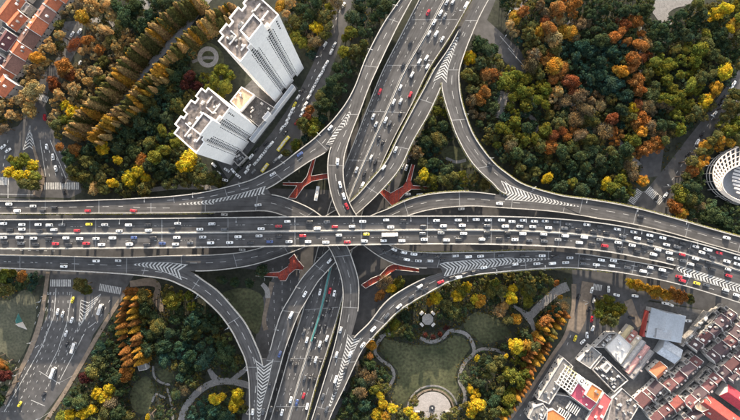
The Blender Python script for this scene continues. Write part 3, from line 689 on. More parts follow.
def bld(name, label, px, z, cat='building', group=None):
    """root at the ground under the outline px given at height z; returns root and outline in root coordinates"""
    P = [W(x, y, z) for x, y in px]; c = sum(P, Vector((0, 0, 0)))/len(P); root = empty(name, (c[0], c[1], 0)); tag(root, label, cat, group)
    BLDPX.append(px)
    gp = [PX((p[0], p[1], 0)) for p in P]; BLDPX.append(gp); BLDPX.append([gp[0], px[0], px[1], gp[1]]); BLDPX.append([gp[-1], px[-1], px[0], gp[0]]); BLDPX.append([gp[2], px[2], px[3], gp[3]]) if len(px) > 3 else None; BLDPX.append([gp[1], px[1], px[2], gp[2]])
    return root, [(p[0]-c[0], p[1]-c[1]) for p in P]
def local(root, px, z):
    return [(W(x, y, z)[0]-root.location[0], W(x, y, z)[1]-root.location[1]) for x, y in px]
def clutter(root, poly, z, n, seed, mats=('plain',), cols=((.45, .43, .41), (.25, .25, .25), (.6, .58, .55), (.12, .12, .12)), smin=.8, smax=2.6, name='roof_unit', hh=(0.6, 1.8)):
    R = random.Random(seed); xs = [p[0] for p in poly]; ys = [p[1] for p in poly]; P = ccw(inset(ccw(poly), 1.6)); k = 0; tr = 0
    while k < n and tr < 400:
        tr += 1; x, y = R.uniform(min(xs), max(xs)), R.uniform(min(ys), max(ys))
        if not inside((x, y), P): continue
        d = np.array(poly[1])-np.array(poly[0]); rz = math.atan2(d[1], d[0]); sx, sy, h = R.uniform(smin, smax), R.uniform(smin, smax), R.uniform(*hh)
        mb = MB(); mb.box(0, 0, 0, sx, sy, h, rz); mb.box(0, 0, h, sx*.8, sy*.8, .12, rz)
        o = mb.build(name, M[mats[0]], root, (x, y, z+.02)); o.color = (*R.choice(cols), 1); k += 1

def tower(label, L, Bm, R, z, ph, floors, seed, roof='roof_slab'):
    Lw, Bw, Rw = (W(*p, z) for p in (L, Bm, R)); T = (L[0]+R[0]-Bm[0], L[1]+R[1]-Bm[1])
    root, _ = bld('apartment_tower', label, [L, Bm, R, T], z, 'tower', 'pair of white towers')
    o = Vector((root.location[0], root.location[1], 0)); U = (Rw-Bw); V = (Lw-Bw); lu, lv = U.length, V.length; u, v = U/lu, V/lv
    def q(a, b): p = Bw+u*a+v*b-o; return (p[0], p[1])
    a = lu/33.4; b = lv/19.5
    fp = [(0,0),(8.6,0),(8.6,1.8),(12.6,1.8),(12.6,0),(21.4,0),(21.4,1.8),(25.4,1.8),(25.4,0),(33.4,0),(33.4,16.6),(30.6,16.6),(30.6,19.5),(24.5,19.5),(24.5,17.6),(21.5,17.6),(21.5,20.2),(13.5,20.2),(13.5,17.6),(10.5,17.6),(10.5,19.5),(4.2,19.5),(4.2,16.8),(0,16.8)]
    poly = [q(x*a, y*b) for x, y in fp]
    block(root, poly, 0, z, 'white_wall', roof, .55, 1.3)
    P = ccw(poly); fh = (z-6)/floors; mb = MB()
    def wn(x0, y0, x1, y1, cols, w, h): win_cols(mb, q(x0*a, y0*b), q(x1*a, y1*b), cols, 6, z-1.2, fh, w, h)
    wn(8.6, 1.8, 12.6, 1.8, [.27, .73], 1.5, fh*.82); wn(21.4, 1.8, 25.4, 1.8, [.27, .73], 1.5, fh*.82)
    wn(0, 0, 8.6, 0, [.9], .5, fh*.6); wn(12.6, 0, 21.4, 0, [.1, .9], .5, fh*.6); wn(25.4, 0, 33.4, 0, [.1], .5, fh*.6)
    wn(33.4, 0, 33.4, 16.6, [.15, .4, .62, .85], 1.5, fh*.5); wn(0, 16.8, 0, 0, [.2, .5, .8], 1.5, fh*.5)
    wn(30.6, 19.5, 24.5, 19.5, [.3, .7], 1.6, fh*.5); wn(21.5, 20.2, 13.5, 20.2, [.2, .5, .8], 1.6, fh*.5); wn(10.5, 19.5, 4.2, 19.5, [.3, .7], 1.6, fh*.5)
    mb.build('windows', M['glass'], root)['kind'] = 'stuff'
    vm = MB(); win_cols(vm, q(25.4*a, 0), q(33.4*a, 0), [.62], z-4*fh, z-1, fh, .9, 1.5, .05); vm.build('vents', M['glass'], root)['kind'] = 'stuff'
    # ledges in the recesses, one per storey
    lb = MB()
    for k in range(floors):
        zz = 6+k*fh-.3
        for x0, x1 in ((8.75, 12.45), (21.55, 25.25)):
            c = [q(x*a, y*b) for x, y in ((x0, 1.35), (x1, 1.35), (x1, 1.79), (x0, 1.79))]; lb.prism(c, zz, zz+.16)
    lb.build('balconies', M['white_wall'], root)['kind'] = 'stuff'
    pr = local(root, ph, z+13)
    block(root, pr, z+.03, z+13, 'white_wall', 'roof_slab', .6, .7, ('penthouse', 'penthouse_roof'))
    # low ridge walls on the roof
    for x0, y0, x1, y1 in ((3, 11, 9, 11), (9, 11, 9, 15), (24, 6, 31, 6), (24, 6, 24, 11), (5, 4, 9, 4), (26, 12, 31, 12)):
        A, B = Vector((*q(x0*a, y0*b), 0)), Vector((*q(x1*a, y1*b), 0)); d = B-A; mb = MB(); c = (A+B)/2
        mb.box(0, 0, 0, d.length, .45, 1.1, math.atan2(d[1], d[0])); mb.build('roof_wall', M['white_wall'], root, (c[0], c[1], z+.03))
    clutter(root, [q(2, 3), q(lu-2, 3), q(lu-2, lv*.8), q(2, lv*.8)], z+.02, 26, seed, smin=.5, smax=1.9)
    return root
tower('tall white apartment tower with stepped brown flat roof near the top edge', (215, 38.7), (241, 62.8), (279.4, 15.7), 83.0, [(240, 31), (253.5, 14), (263, 23.5), (249.5, 40.5)], 28, 1)
tower('shorter white apartment tower with dark stepped flat roof above the left ramps', (171, 130.4), (197, 154), (231, 108), 62.0, [(191.4, 128), (203.5, 112.5), (213, 120), (200.8, 135.5)], 20, 2)
# podium between the towers
def simple(name, label, px, z, wall='plaster', roof='roof_dark', rim=.5, rimh=.7, wn=True, cl=6, seed=3, cat='building', rcol=None, wcol=None, cols=None, group=None):
    r, P = bld(name, label, px, z, cat, group); block(r, P, 0, z, wall, roof, rim, rimh, wcol=wcol, rcol=rcol)
    if wn: windows(r, P, 1.2, z-.6)
    kw = {'cols': cols} if cols else {}
    if cl: clutter(r, P, z, int(cl*2.2), seed, smin=.5, smax=2.0, **kw)
    return r
simple('podium_hall', 'low block with tan flat roof and white rim between two white towers', [(230, 101.7), (241.7, 86.7), (255, 95), (240.5, 111.7)], 12, 'white_wall', 'roof_tan', .7, .6, True, 2)
simple('podium_hall', 'low block with black flat roof beside foot of tall white tower', [(241, 112.5), (256, 96), (275, 108), (259, 127)], 9, 'plaster', 'roof_dark', .4, .5, True, 5, 5)
simple('arcade', 'long narrow pale canopy between the towers and the parking street', [(292, 84), (295, 87), (252, 142), (249, 139)], 6, 'white_wall', 'roof_metal', .3, .3, False, 0)
simple('arcade', 'short pale canopy on dark podium roof beside parking street', [(262, 118), (268, 111), (271, 114), (265, 121)], 12, 'white_wall', 'roof_metal', .3, .3, False, 0)
simple('shed', 'small grey kiosk with pale flat roof by the lower left park path', [(137, 363), (145, 361.5), (147, 369.5), (139, 371)], 5, 'plaster', 'path', .4, .3, True, 0)
simple('gatehouse', 'small dark flat-roofed gatehouse below the shorter white tower', [(231, 158), (240, 150), (247, 157), (238, 166)], 5, 'plaster', 'roof_dark', .4, .4, True, 4, 8)

# terraced houses
def gable(name, label, p0, p1, half, ze, zr, roofcol, wallcol=(.45, .42, .39), group=None, dorm=2, annex=0, seed=0, cat='house', firewall=True, hip=0):
    """ridge from pixel p0 to p1 (at ridge height); half = half width in metres"""
    A, B = W(*p0, zr), W(*p1, zr); c = (A+B)/2; d = B-A; L = Vector((d[0], d[1])).length; rz = math.atan2(d[1], d[0])
    root = empty(name, (c[0], c[1], 0), rz); tag(root, label, cat, group); R = random.Random(seed)
    x = L/2; mb = MB(); hp = hip
    mb.box(0, 0, 0, L-.3, 2*half-.8, ze-.02); mb.poly([(x-.15, -half+.4, ze-.02), (x-.15, half-.4, ze-.02), (x-.15, 0, zr-.3)]); mb.poly([(-x+.15, half-.4, ze-.02), (-x+.15, -half+.4, ze-.02), (-x+.15, 0, zr-.3)])
    w = mb.build('wall', M['plain'], root); w.color = (*wallcol, 1)
    for s in (-1, 1):
        mb = MB(); e = [(-x, s*half, ze-.15), (x, s*half, ze-.15), (x-hp, 0, zr), (-x+hp, 0, zr)]
        if s > 0: e = e[::-1]
        b = [(a[0], a[1], a[2]-.22) for a in e]; mb.hexa(b, e)
        r = mb.build('roof_slope', M['tile'], root); kb = R.uniform(.85, 1.15); r.color = (*[k*kb for k in roofcol], 1)
    if hp:
        for s in (-1, 1):
            mb = MB(); mb.tri((s*x, -s*half, ze-.15), (s*x, s*half, ze-.15), (s*(x-hp), 0, zr+.01)); r = mb.build('roof_slope', M['tile'], root); r.color = (*roofcol, 1)
    mb = MB(); mb.box(0, 0, zr-.05, L-2*hp, .45, .22); r = mb.build('ridge', M['plain'], root); r.color = (*[k*.8 for k in roofcol], 1)
    if firewall:
        for s in (-1, 1):
            mb = MB(); q = [(s*x+k, y, z) for k in (-.18, .18) for y, z in ((-half-.1, ze+.2), (half+.1, ze+.2), (0, zr+.55))]
            mb.v += q; mb.f += [(0, 2, 1), (3, 4, 5), (0, 1, 4, 3), (1, 2, 5, 4), (2, 0, 3, 5)]
            o = mb.build('firewall', M['plain'], root); o.color = (.42, .40, .38, 1)
    for k in range(dorm):
        s = R.choice((-1, 1)); xx = R.uniform(-x+1.5, x-1.5); yy = s*half*R.uniform(.35, .6); zz = zr-(zr-ze)*abs(yy)/half
        mb = MB(); mb.box(0, 0, -.6, R.uniform(1, 1.8), R.uniform(1, 1.8), 1.6); o = mb.build(R.choice(('chimney', 'dormer')), M['plain'], root, (xx, yy, zz)); o.color = (*R.choice(((.6, .57, .54), (.2, .18, .17), (.35, .3, .28))), 1)
    wm = MB(); win_cols(wm, (-x, -half+.4), (x, -half+.4), [.25, .72], 1, ze-.3, 2.6, .9, 1.3); win_cols(wm, (x, half-.4), (-x, half-.4), [.3, .75], 1, ze-.3, 2.6, .9, 1.3)
    wm.build('windows', M['glass'], root)['kind'] = 'stuff'
    if annex:
        s = annex; ah = ze*R.uniform(.7, .98); aw = L*R.uniform(.3, .46); ax = R.choice((-1, 1))*(L/2-aw/2-.25)
        P = [(ax-aw/2, s*(half-.35)), (ax+aw/2, s*(half-.35)), (ax+aw/2, s*(half+3.6)), (ax-aw/2, s*(half+3.6))]
        block(root, P, 0, ah, 'annex', 'roof_slab', .5, .7, ('annex', 'terrace'))
        P = [(-L/2+.1, s*(half+3.75)), (L/2-.1, s*(half+3.75)), (L/2-.1, s*(half+4.1)), (-L/2+.1, s*(half+4.1))]
        mb = MB(); mb.prism(P, 0, ze*.62); o = mb.build('yard_wall', M['annex'], root)
    BLDPX.append([PX(root.matrix_basis @ Vector((xx, yy, 0))) for xx, yy in ((-x-1, -half-1), (x+1, -half-1), (x+1, half+1), (-x-1, half+1))])
    return root
def terrace(p0, p1, n, half, ze, zr, cols, where, group, annex=0, seed=0, gap=.0, names=None, dorm=2):
    a = np.array(p0, float); b = np.array(p1, float); R = random.Random(seed)
    cut = [0.0]+[(i+R.uniform(-.28, .28))/n for i in range(1, n)]+[1.0]; mm = np.array([-(b-a)[1], (b-a)[0]])/np.linalg.norm(b-a)
    for i in range(n):
        sh = mm*R.uniform(-.9, .9); q0 = a+(b-a)*cut[i]+sh; q1 = a+(b-a)*cut[i+1]+sh; kc = R.uniform(.7, 1.25)
        gable('terraced_house', f'{ordinal(i+1)} house from the lower end of {where}', tuple(q0), tuple(q1), half*R.uniform(.86, 1.1), ze*R.uniform(.85, 1.15), zr*R.uniform(.92, 1.12), tuple(kc*q for q in cols[i % len(cols)]), group=group, annex=annex, seed=seed*31+i, dorm=dorm)
OC, OB, OM, OD = (.34, .10, .045), (.16, .08, .06), (.088, .034, .036), (.058, .036, .042)
terrace((-4, 78), (46, 6), 6, 6.8, 5.5, 9, [OC, OB, OC, OB, OC, OB], 'the orange-roofed terrace beside brown trees', 'orange roofed terrace at the upper left', annex=0, seed=3)
terrace((46, 5), (62, -18), 2, 6.6, 5.5, 9, [OC, OC], 'the orange-roofed row cut by the top edge', 'orange roofed terrace at the upper left', seed=4)
gable('terraced_house', 'orange-brown gabled house in the top left corner', (-2, 18), (16, -6), 6.5, 5.5, 9, OC, seed=41, annex=-1)
gable('terraced_house', 'brown gabled house near top edge right of the corner house', (16, -7), (28, -22), 6.5, 5.5, 9, OB, seed=42)
gable('terraced_house', 'small brown roof with orange patch left of orange terrace', (8, 26), (20, 12), 5, 6.5, 9, OC, seed=43, dorm=3)
gable('terraced_house', 'white-walled house with dark red roof at the left edge', (-3, 46), (8, 31), 5, 7, 10, OM, (.7, .68, .66), seed=44, annex=1)
gable('terraced_house', 'grey-roofed lean-to house at left edge below the white-walled one', (-8, 62), (-1, 54), 4.5, 6, 8, OD, seed=45)
gable('terraced_house', 'red-roofed house at the left edge above brown trees', (-6, 92), (6, 78), 6, 8, 11, OC, seed=46)
G = 'maroon roofed lane houses at the lower right'
terrace((670, 391), (703, 361), 4, 4.7, 5, 8, [OM, OM, OD, OM], 'the maroon-roofed lane row below the grey hall', G, 1, 11)
terrace((691, 409), (750, 353), 7, 4.9, 5, 8, [OM, OD, OM, OM, OD], 'the maroon lane row second from the grey hall', G, 1, 12)
terrace((697, 351), (736, 313), 5, 4.9, 5, 8, [OD, OM, OD, OD], 'the dark lane row right of the grey hall', G, 1, 13)
terrace((714, 361), (752, 326), 5, 4.9, 5, 8, [OD, OD, OM, OD], 'the dark lane row at the right edge', G, 1, 14)
terrace((642, 408), (664, 386), 3, 5, 5, 8, [OM, OM, OD], 'the short maroon row left of the lane', G, -1, 15)
terrace((655, 424), (684, 401), 3, 4.7, 5, 8, [OM, OM, (.2, .055, .045)], 'the maroon row near the bottom edge', G, 1, 16)
terrace((684, 430), (704, 414), 2, 4.7, 5, 8, [OM, OD], 'the maroon pair cut by the bottom edge', G, 1, 17)
gable('terraced_house', 'house with bright orange gabled roof among maroon lane roofs', (656, 377), (667, 367), 4.5, 5.5, 8.5, (.34, .11, .05), seed=50, annex=-1)
gable('detached_house', 'large house with bright red roof and cream hipped end', (704, 402), (745, 432), 7, 5.5, 9.5, (.26, .045, .036), seed=51, cat='house', firewall=False, hip=0)
gable('detached_house', 'house with crimson roof cut by the right edge', (728, 392), (756, 412), 5.5, 5, 8.5, (.34, .03, .045), seed=52, firewall=False)
r, P = bld('bay_house', 'cream octagonal bay with flat roof at end of red house', [(700, 398), (707, 397), (711, 402), (709, 409), (702, 412), (696, 409), (694, 403)], 8, 'house')
block(r, P, 0, 8, 'cream', 'roof_tan', .4, .3); windows(r, P, 1.5, 7)
# narrow white access galleries beside the lane rows
for k, (x0, y0, x1, y1) in enumerate(((682, 346, 709, 312), (690, 346, 717, 316), (697, 346, 721, 319))):
    d = np.array([x1-x0, y1-y0])/math.hypot(x1-x0, y1-y0); m = np.array([-d[1], d[0]])*1.0
    simple('gallery_row', f'{ordinal(k+1)} narrow white gallery strip from the grey hall', [(x0-m[0], y0-m[1]), (x1-m[0], y1-m[1]), (x1+m[0], y1+m[1]), (x0+m[0], y0+m[1])], 4.5, 'annex', 'roof_dark' if k % 2 else 'annex', .35, .5, False, 7, 60+k, 'house', group='white galleries')
# grey metal hall with hipped roof
r, P = bld('hall', 'big square hall with pale grey hipped metal roof', [(651.7, 307.5), (686, 316), (681, 343), (646, 337)], 6.5, 'hall')
mb = MB(); mb.prism(inset(ccw(P), .5), 0, 6.3); mb.build('wall', M['plaster'], r)
zt = 11.0; rd = local(r, [(667, 313), (665, 331)], zt); C4 = [(*p, 6.5) for p in P]; ra, rb_ = (*rd[0], zt), (*rd[1], zt)
for f in ((C4[0], C4[1], ra), (C4[1], C4[2], rb_, ra), (C4[2], C4[3], rb_), (C4[3], C4[0], ra, rb_)):
    mb = MB(); f = f if area(f) > 0 else f[::-1]; mb.poly(f); mb.poly([(a[0], a[1], a[2]-.3) for a in f[::-1]]); mb.build('roof_slope', M['roof_metal'], r)
sm = MB()
for k in range(1, 16):
    a = Vector(C4[3]).lerp(Vector(C4[0]), k/16); b = Vector(rb_).lerp(Vector(ra), k/16); sm.tube(a+Vector((0, 0, .08)), b+Vector((0, 0, .08)), .09, .09, 4)
    a = Vector(C4[2]).lerp(Vector(C4[1]), k/16); sm.tube(a+Vector((0, 0, .08)), b+Vector((0, 0, .08)), .09, .09, 4)
sm.build('roof_seams', M['roof_metal'], r)['kind'] = 'stuff'
q = local(r, [(657, 329), (672, 331), (671, 340), (656, 338)], 10.4); mb = MB(); mb.prism(q, 6.7, 10.4); o = mb.build('roof_unit', M['plain'], r); o.color = (.27, .28, .3, 1)
windows(r, P, 1.5, 6, gap=6)
mb = MB(); q = local(r, [(648, 311), (650.5, 311.5), (645, 337), (642.5, 336.5)], 4); mb.prism(q, 0, 4); o = mb.build('side_canopy', M['plain'], r); o.color = (.35, .06, .05, 1)
r = gable('hall_annex', 'pale grey metal roofed annex below the square hall', (663, 347), (681, 358), 6, 5, 7, (.36, .38, .41), (.4, .4, .4), seed=70, firewall=False, cat='hall', dorm=0)
# white-roofed block, grey roof with fans
simple('shop_block', 'building with large plain white flat roof left of market sheds', [(605.5, 347), (618.6, 333.5), (632, 346), (620.5, 364)], 7, 'plaster', 'roof_white', .4, .5, True, 3, 21, cols=((.6, .6, .6), (.3, .3, .3)))
r = simple('shop_block', 'small building with pale grey roof carrying black fan units', [(578.6, 361), (591.4, 345.7), (601.4, 354), (590, 368.6)], 6, 'plaster', 'path', .5, .7, True, 0, 22)
for k in range(6):
    mb = MB(); mb.tube((0, 0, 0), (0, 0, .9), .75, .75, 12); mb.tube((0, 0, .9), (0, 0, 1.0), .55, .4, 12)
    p = local(r, [(586+k % 3*3.2, 357-k//3*4.2)], 6.9)[0]; mb.build('fan_unit', M['dark_steel'], r, (*p, 6.03))
simple('shop_block', 'dark flat roof strip with vents above the white flat roof', [(594, 347), (608, 333), (617, 333), (605, 347.5)], 5, 'plaster', 'roof_slab', .4, .5, True, 9, 23)
simple('shop_block', 'grey flat roof building between fan roof and black courtyard', [(592, 369), (603, 356), (628, 380), (614, 392)], 5.5, 'plaster', 'roof_dark', .4, .6, True, 10, 24)
simple('shop_block', 'flat grey roof with central black opening below the fan roof', [(601, 368), (607, 361), (612, 366), (606, 373)], 7.5, 'plaster', 'path', 1.2, .4, False, 0, 25)
# market sheds: parallel ridged roofs
cs = [(.40, .33, .20), (.30, .13, .11), (.42, .36, .28), (.26, .25, .25), (.40, .22, .20), (.2, .19, .19)]
for k in range(6):
    o0 = np.array([613, 352])+np.array([3.9, 5.4])*k; o1 = np.array([633, 327])+np.array([4.1, 4.9])*k
    gable('market_shed', f'{ordinal(k+1)} long market shed roof from the white flat roof', tuple(o0), tuple(o1), 2.25, 4.5, 5.8, cs[k], seed=80+k, group='parallel market sheds', firewall=False, dorm=3, cat='shed')
# pink and orange roofed school block
simple('school_block', 'wide grey flat roof wing left of the yellow steel frames', [(563, 357), (573, 366), (549, 404), (537, 399)], 7, 'plaster', 'path', .5, .7, True, 4, 30)
simple('school_block', 'grey flat deck holding the two white skylight ladders', [(556, 394), (569, 396), (590, 411), (580, 432), (536, 430), (540, 404)], 6, 'plaster', 'roof_dark', .4, .5, True, 3, 31)
r, P = bld('frame_terrace', 'yellow and white steel frame terrace on school roof', [(566, 365.5), (581, 377), (571, 394), (556, 383)], 9.5, 'building')
block(r, P, 0, 6.3, 'plaster', 'roof_dark', .3, .3)
for k in range(7):
    a = Vector((*P[0], 0)).lerp(Vector((*P[3], 0)), k/6); b = Vector((*P[1], 0)).lerp(Vector((*P[2], 0)), k/6); d = b-a; c = (a+b)/2
    mb = MB(); mb.box(0, 0, 0, d.length, .55, .5, math.atan2(d[1], d[0])); o = mb.build('beam', M['plain'], r, (c[0], c[1], 9.0+.004*k)); o.color = (.62, .55, .25, 1) if k < 2 else (.7, .68, .62, 1)
for k in range(6):
    a = Vector((*P[0], 0)).lerp(Vector((*P[1], 0)), k/5); b = Vector((*P[3], 0)).lerp(Vector((*P[2], 0)), k/5); d = b-a; c = (a+b)/2
    mb = MB(); mb.box(0, 0, 0, d.length, .45, .4, math.atan2(d[1], d[0])); mb.box(d[0]*.48, d[1]*.48, -2.8, .35, .35, 2.8); mb.box(-d[0]*.48, -d[1]*.48, -2.8, .35, .35, 2.8); o = mb.build('beam', M['plain'], r, (c[0], c[1], 9.43+.004*k)); o.color = (.74, .72, .66, 1)
PK, ORC = (.42, .07, .11), (.55, .17, .05)
simple('school_block', 'block with crimson pink flat roof beside the yellow frames', [(569, 395), (578, 382.5), (598, 401.5), (590, 410.5)], 8.5, 'plaster', 'plain', .35, .4, True, 2, 32, rcol=PK)
simple('school_block', 'block with bright orange square flat roof next to pink one', [(585, 395), (591.5, 383.5), (603, 390.5), (596.5, 403)], 10.5, 'plaster', 'plain', .4, .4, True, 1, 33, rcol=ORC)
simple('school_block', 'crimson and orange roof block at bottom beside black yard', [(598, 402), (604, 392), (612, 399), (600, 426), (586, 420), (591, 411)], 7.5, 'plaster', 'plain', .35, .4, True, 3, 34, rcol=(.44, .09, .09))
simple('school_block', 'orange flat roof cut by the bottom edge below skylight ladders', [(547, 411), (553, 409), (566, 418), (560, 430), (546, 424)], 8, 'plaster', 'plain', .4, .4, True, 1, 35, rcol=ORC)
simple('school_block', 'grey gridded roof at the bottom edge left of the orange roof', [(533, 407), (543, 403), (548, 410), (540, 425), (528, 418)], 7.5, 'plaster', 'path', .5, .5, True, 6, 36)
for q_, lb in (([(571, 401.5), (580.5, 408), (576, 415.5), (566.5, 409)], 'white ladder-like skylight nearer the pink roof'), ([(561, 408), (571, 414.5), (567, 421), (557, 415)], 'white ladder-like skylight nearer the bottom edge')):
    r, P = bld('skylight', lb, q_, 7.6, 'skylight', 'ladder skylights')
    mb = MB(); mb.prism(inset(ccw(P), .3), 6.05, 7.2); mb.build('glazing', M['glass'], r)
    for k in range(6):
        a = Vector((*P[0], 0)).lerp(Vector((*P[1], 0)), k/5); b = Vector((*P[3], 0)).lerp(Vector((*P[2], 0)), k/5); d = b-a; c = (a+b)/2
        mb = MB(); mb.box(0, 0, 0, d.length, .5, 1.5, math.atan2(d[1], d[0])); mb.build('rib', M['roof_white'], r, (c[0], c[1], 6.1))
r, P = bld('round_stair', 'round stair tower with dark ring roof beside orange roof', [(582+3.4*math.cos(t*math.pi/8), 381+3.4*math.sin(t*math.pi/8)) for t in range(16)], 11.5, 'building')
block(r, P, 0, 11.5, 'white_wall', 'roof_dark', .8, .5); mb = MB(); mb.tube((0, 0, 11.52), (0, 0, 12.6), .9, .6, 10); mb.build('vent', M['roof_white'], r)
simple('shop_block', 'dark flat roof at bottom right of the school yard', [(612, 398), (622, 388), (640, 404), (628, 424), (606, 424)], 6, 'plaster', 'roof_slab', .4, .5, True, 8, 37)
# oval arena at the right edge
cx, cy, rx, ry, zt = 752.0, 176.0, 49.0, 31.0, 9.0
def ell(t, k=1.0, z=0.0): return W(cx+rx*k*math.cos(t), cy+ry*k*math.sin(t), z)
c0 = W(cx, cy, 0); r = empty('arena', (c0[0], c0[1], 0)); tag(r, 'oval arena with cream ribbed ring roof cut by the right edge', 'arena')
o0 = Vector((c0[0], c0[1], 0)); K = 48
BLDPX.append([(cx+rx*1.05*math.cos(i*math.pi/18), cy+ry*1.05*math.sin(i*math.pi/18)) for i in range(36)])
gl = MB(); rfm = MB(); inn = MB()
def e3(t, k, z):
    p = ell(t, k, 0)-o0+Vector((-max(0, 1-k)*22.0, -max(0, 1-k)*15.0, 0)); p[2] = z; return p
for i in range(K):
    t0, t1 = 2*math.pi*i/K, 2*math.pi*(i+1)/K
    gl.quad(e3(t1, 1.0, .5), e3(t0, 1.0, .5), e3(t0, .97, zt-.6), e3(t1, .97, zt-.6))
    inn.quad(e3(t0, .59, 1), e3(t1, .59, 1), e3(t1, .61, zt), e3(t0, .61, zt))
    rfm.quad(e3(t1, .985, zt-.5), e3(t0, .985, zt-.5), e3(t0, .61, zt), e3(t1, .61, zt))
gl.build('glass_wall', M['glass'], r); rfm.build('ring_roof', M['dark_steel'], r); inn.build('inner_wall', M['dark_steel'], r)
for i in range(K):
    t = 2*math.pi*(i+.5)/K
    mb = MB(); a, b = e3(t, 1.0, zt-.35), e3(t, .605, zt+.25); d = (b-a); s_ = Vector((-d[1], d[0], 0)).normalized()*.55; u = Vector((0, 0, .5))
    mb.hexa([a-s_, a+s_, b+s_, b-s_] if True else None, [a-s_+u, a+s_+u, b+s_+u, b-s_+u]); mb.build('rib', M['cream'], r)
    if i % 2 == 0:
        mb = MB(); mb.tube(e3(t, 1.012, .3), e3(t, .985, zt-.3), .32, .26, 6); mb.build('column', M['roof_white'], r)
for k, zz, hw in ((1.0, zt-.2, .45), (.9, zt+.1, .3), (.8, zt+.35, .3), (.7, zt+.55, .3), (.61, zt+.75, .5)):
    mb = MB()
    for i in range(K):
        t0, t1 = 2*math.pi*i/K, 2*math.pi*(i+1)/K; a, b = e3(t0, k, zz), e3(t1, k, zz); mb.tube(a, b, hw, hw, 5)
    mb.build('ring_beam', M['cream'], r)
for k in (.35, .62):
    mb = MB()
    for i in range(K):
        t0, t1 = 2*math.pi*i/K, 2*math.pi*(i+1)/K; mb.tube(e3(t0, 1.0-.005*k, zt*k), e3(t1, 1.0-.005*k, zt*k), .3, .3, 5)
    mb.build('ring_beam', M['roof_white'], r)
mb = MB(); mb.poly([e3(2*math.pi*i/K, .59, 1.0) for i in range(K)]); mb.build('inner_floor', M['roof_metal'], r)
ci = (e3(0, .6, 0)+e3(math.pi, .6, 0))/2
for k in range(10):
    yy = -12+k*2.6; ww = 20*math.sqrt(max(.05, 1-(yy/15)**2)); mb = MB(); mb.box(0, 0, 0, 2*ww*.8, 1.5, .5, -.25); mb.build('roof_blade', M['roof_white'], r, (ci[0]+4, ci[1]+yy, 5.5+.02*k))
# park pavilion and plaza
c0 = W(427, 318, 0); r = empty('pavilion', c0); tag(r, 'octagonal grey park pavilion roof with four white corner blocks', 'pavilion')
P8 = [(4.4*math.cos(math.pi/8+i*math.pi/4), 4.4*math.sin(math.pi/8+i*math.pi/4)) for i in range(8)]
for i in range(8):
    mb = MB(); a, b = P8[i], P8[(i+1) % 8]; mb.poly([(*a, 3.6), (*b, 3.6), (0, 0, 4.5)]); mb.poly([(*b, 3.4), (*a, 3.4), (0, 0, 4.3)]); mb.quad((*a, 3.4), (*b, 3.4), (*b, 3.6), (*a, 3.6)); mb.build('roof_slope', M['paving'], r)
    mb = MB(); mb.tube((a[0]*.85, a[1]*.85, 0), (a[0]*.85, a[1]*.85, 3.42), .16, .16, 8); mb.build('column', M['white_wall'], r)
for i in range(4):
    t = math.pi/4+i*math.pi/2; mb = MB(); mb.box(6.0*math.cos(t), 6.0*math.sin(t), 0, 1.5, 2.6, 2.6, t); mb.box(6.0*math.cos(t), 6.0*math.sin(t), 2.6, 1.9, 3.0, .25, t); mb.build('corner_block', M['roof_white'], r)
mb = MB(); n = 40
pts = [W(432.5+19*math.cos(math.pi+math.pi*i/n), 411+19.5*math.sin(math.pi+math.pi*i/n), 0) for i in range(n+1)]; mb.prism(pts, 0, .35); mb.prism([W(x, y, 0) for x, y in ((424, 411.3), (443, 411.3), (443, 426), (424, 426))], 0, .3)
tag(mb.build('plaza', M['plaza']), kind='structure')
ring('garden_ring', 432.5, 411, 20.5, 22.0, .5, 'warmpave', 180, 360, .5)
ring('garden_ring', 432.5, 411, 24.5, 26.0, .3, 'path', 185, 345, .3)
c0 = W(432, 407.5, .35); r = empty('fountain', c0); tag(r, 'dark round fountain bowl at the centre of the half-round plaza', 'fountain')
mb = MB(); mb.tube((0, 0, 0), (0, 0, .7), 2.0, 2.3, 10); mb.build('bowl', M['dark_steel'], r); mb = MB(); mb.tube((0, 0, .7), (0, 0, 2.0), .6, .3, 8); mb.build('spout', M['metal'], r)
for k, x in enumerate((416, 449)):
    c0 = W(x, 411, .0); r = empty('plaza_bench', c0); tag(r, ('white stone bench at left end of half-round plaza', 'white stone bench at right end of half-round plaza')[k], 'bench')
    mb = MB(); mb.box(0, 0, .45, 5.5, 1.1, .2); mb.build('seat', M['roof_white'], r)
    for sx in (-2, 2): mb = MB(); mb.box(sx, 0, 0, .6, .9, .45); mb.build('leg', M['roof_white'], r)
# windsock-like sculpture on the left lawn: white and teal sail shape
c0 = W(23, 322, .08); r = empty('sail_sculpture', c0); tag(r, 'white and teal sail-shaped sculpture on the worn lawn at left', 'sculpture')
mb = MB(); mb.tube((0, 0, 0), (0, 0, 6.5), .25, .15, 8); mb.build('mast', M['roof_white'], r)
mb = MB(); mb.hexa([(0, 0, .6), (3.2, -5.5, .6), (3.5, -5.2, .6), (.3, .2, .6)], [(0, 0, 6.2), (1.0, -1.6, 5.6), (1.2, -1.4, 5.6), (.2, .1, 6.2)]); mb.build('white_sail', M['roof_white'], r)
mb = MB(); mb.hexa([(-.2, .4, .6), (-3.2, 6.4, .6), (-2.8, 6.6, .6), (.1, .6, .6)], [(-.2, .4, 5.8), (-1.2, 2.4, 5.2), (-1.0, 2.5, 5.2), (.1, .5, 5.8)]); mb.build('teal_sail', M['teal'], r)

terrace((733, 381), (756, 359), 3, 4.7, 5, 8, [OD, OM, OD], 'the short dark row above the crimson roof', G, 1, 18)
terrace((742, 342), (760, 325), 2, 4.7, 5, 8, [OD, OD], 'the dark pair cut by the right edge', G, 1, 19)
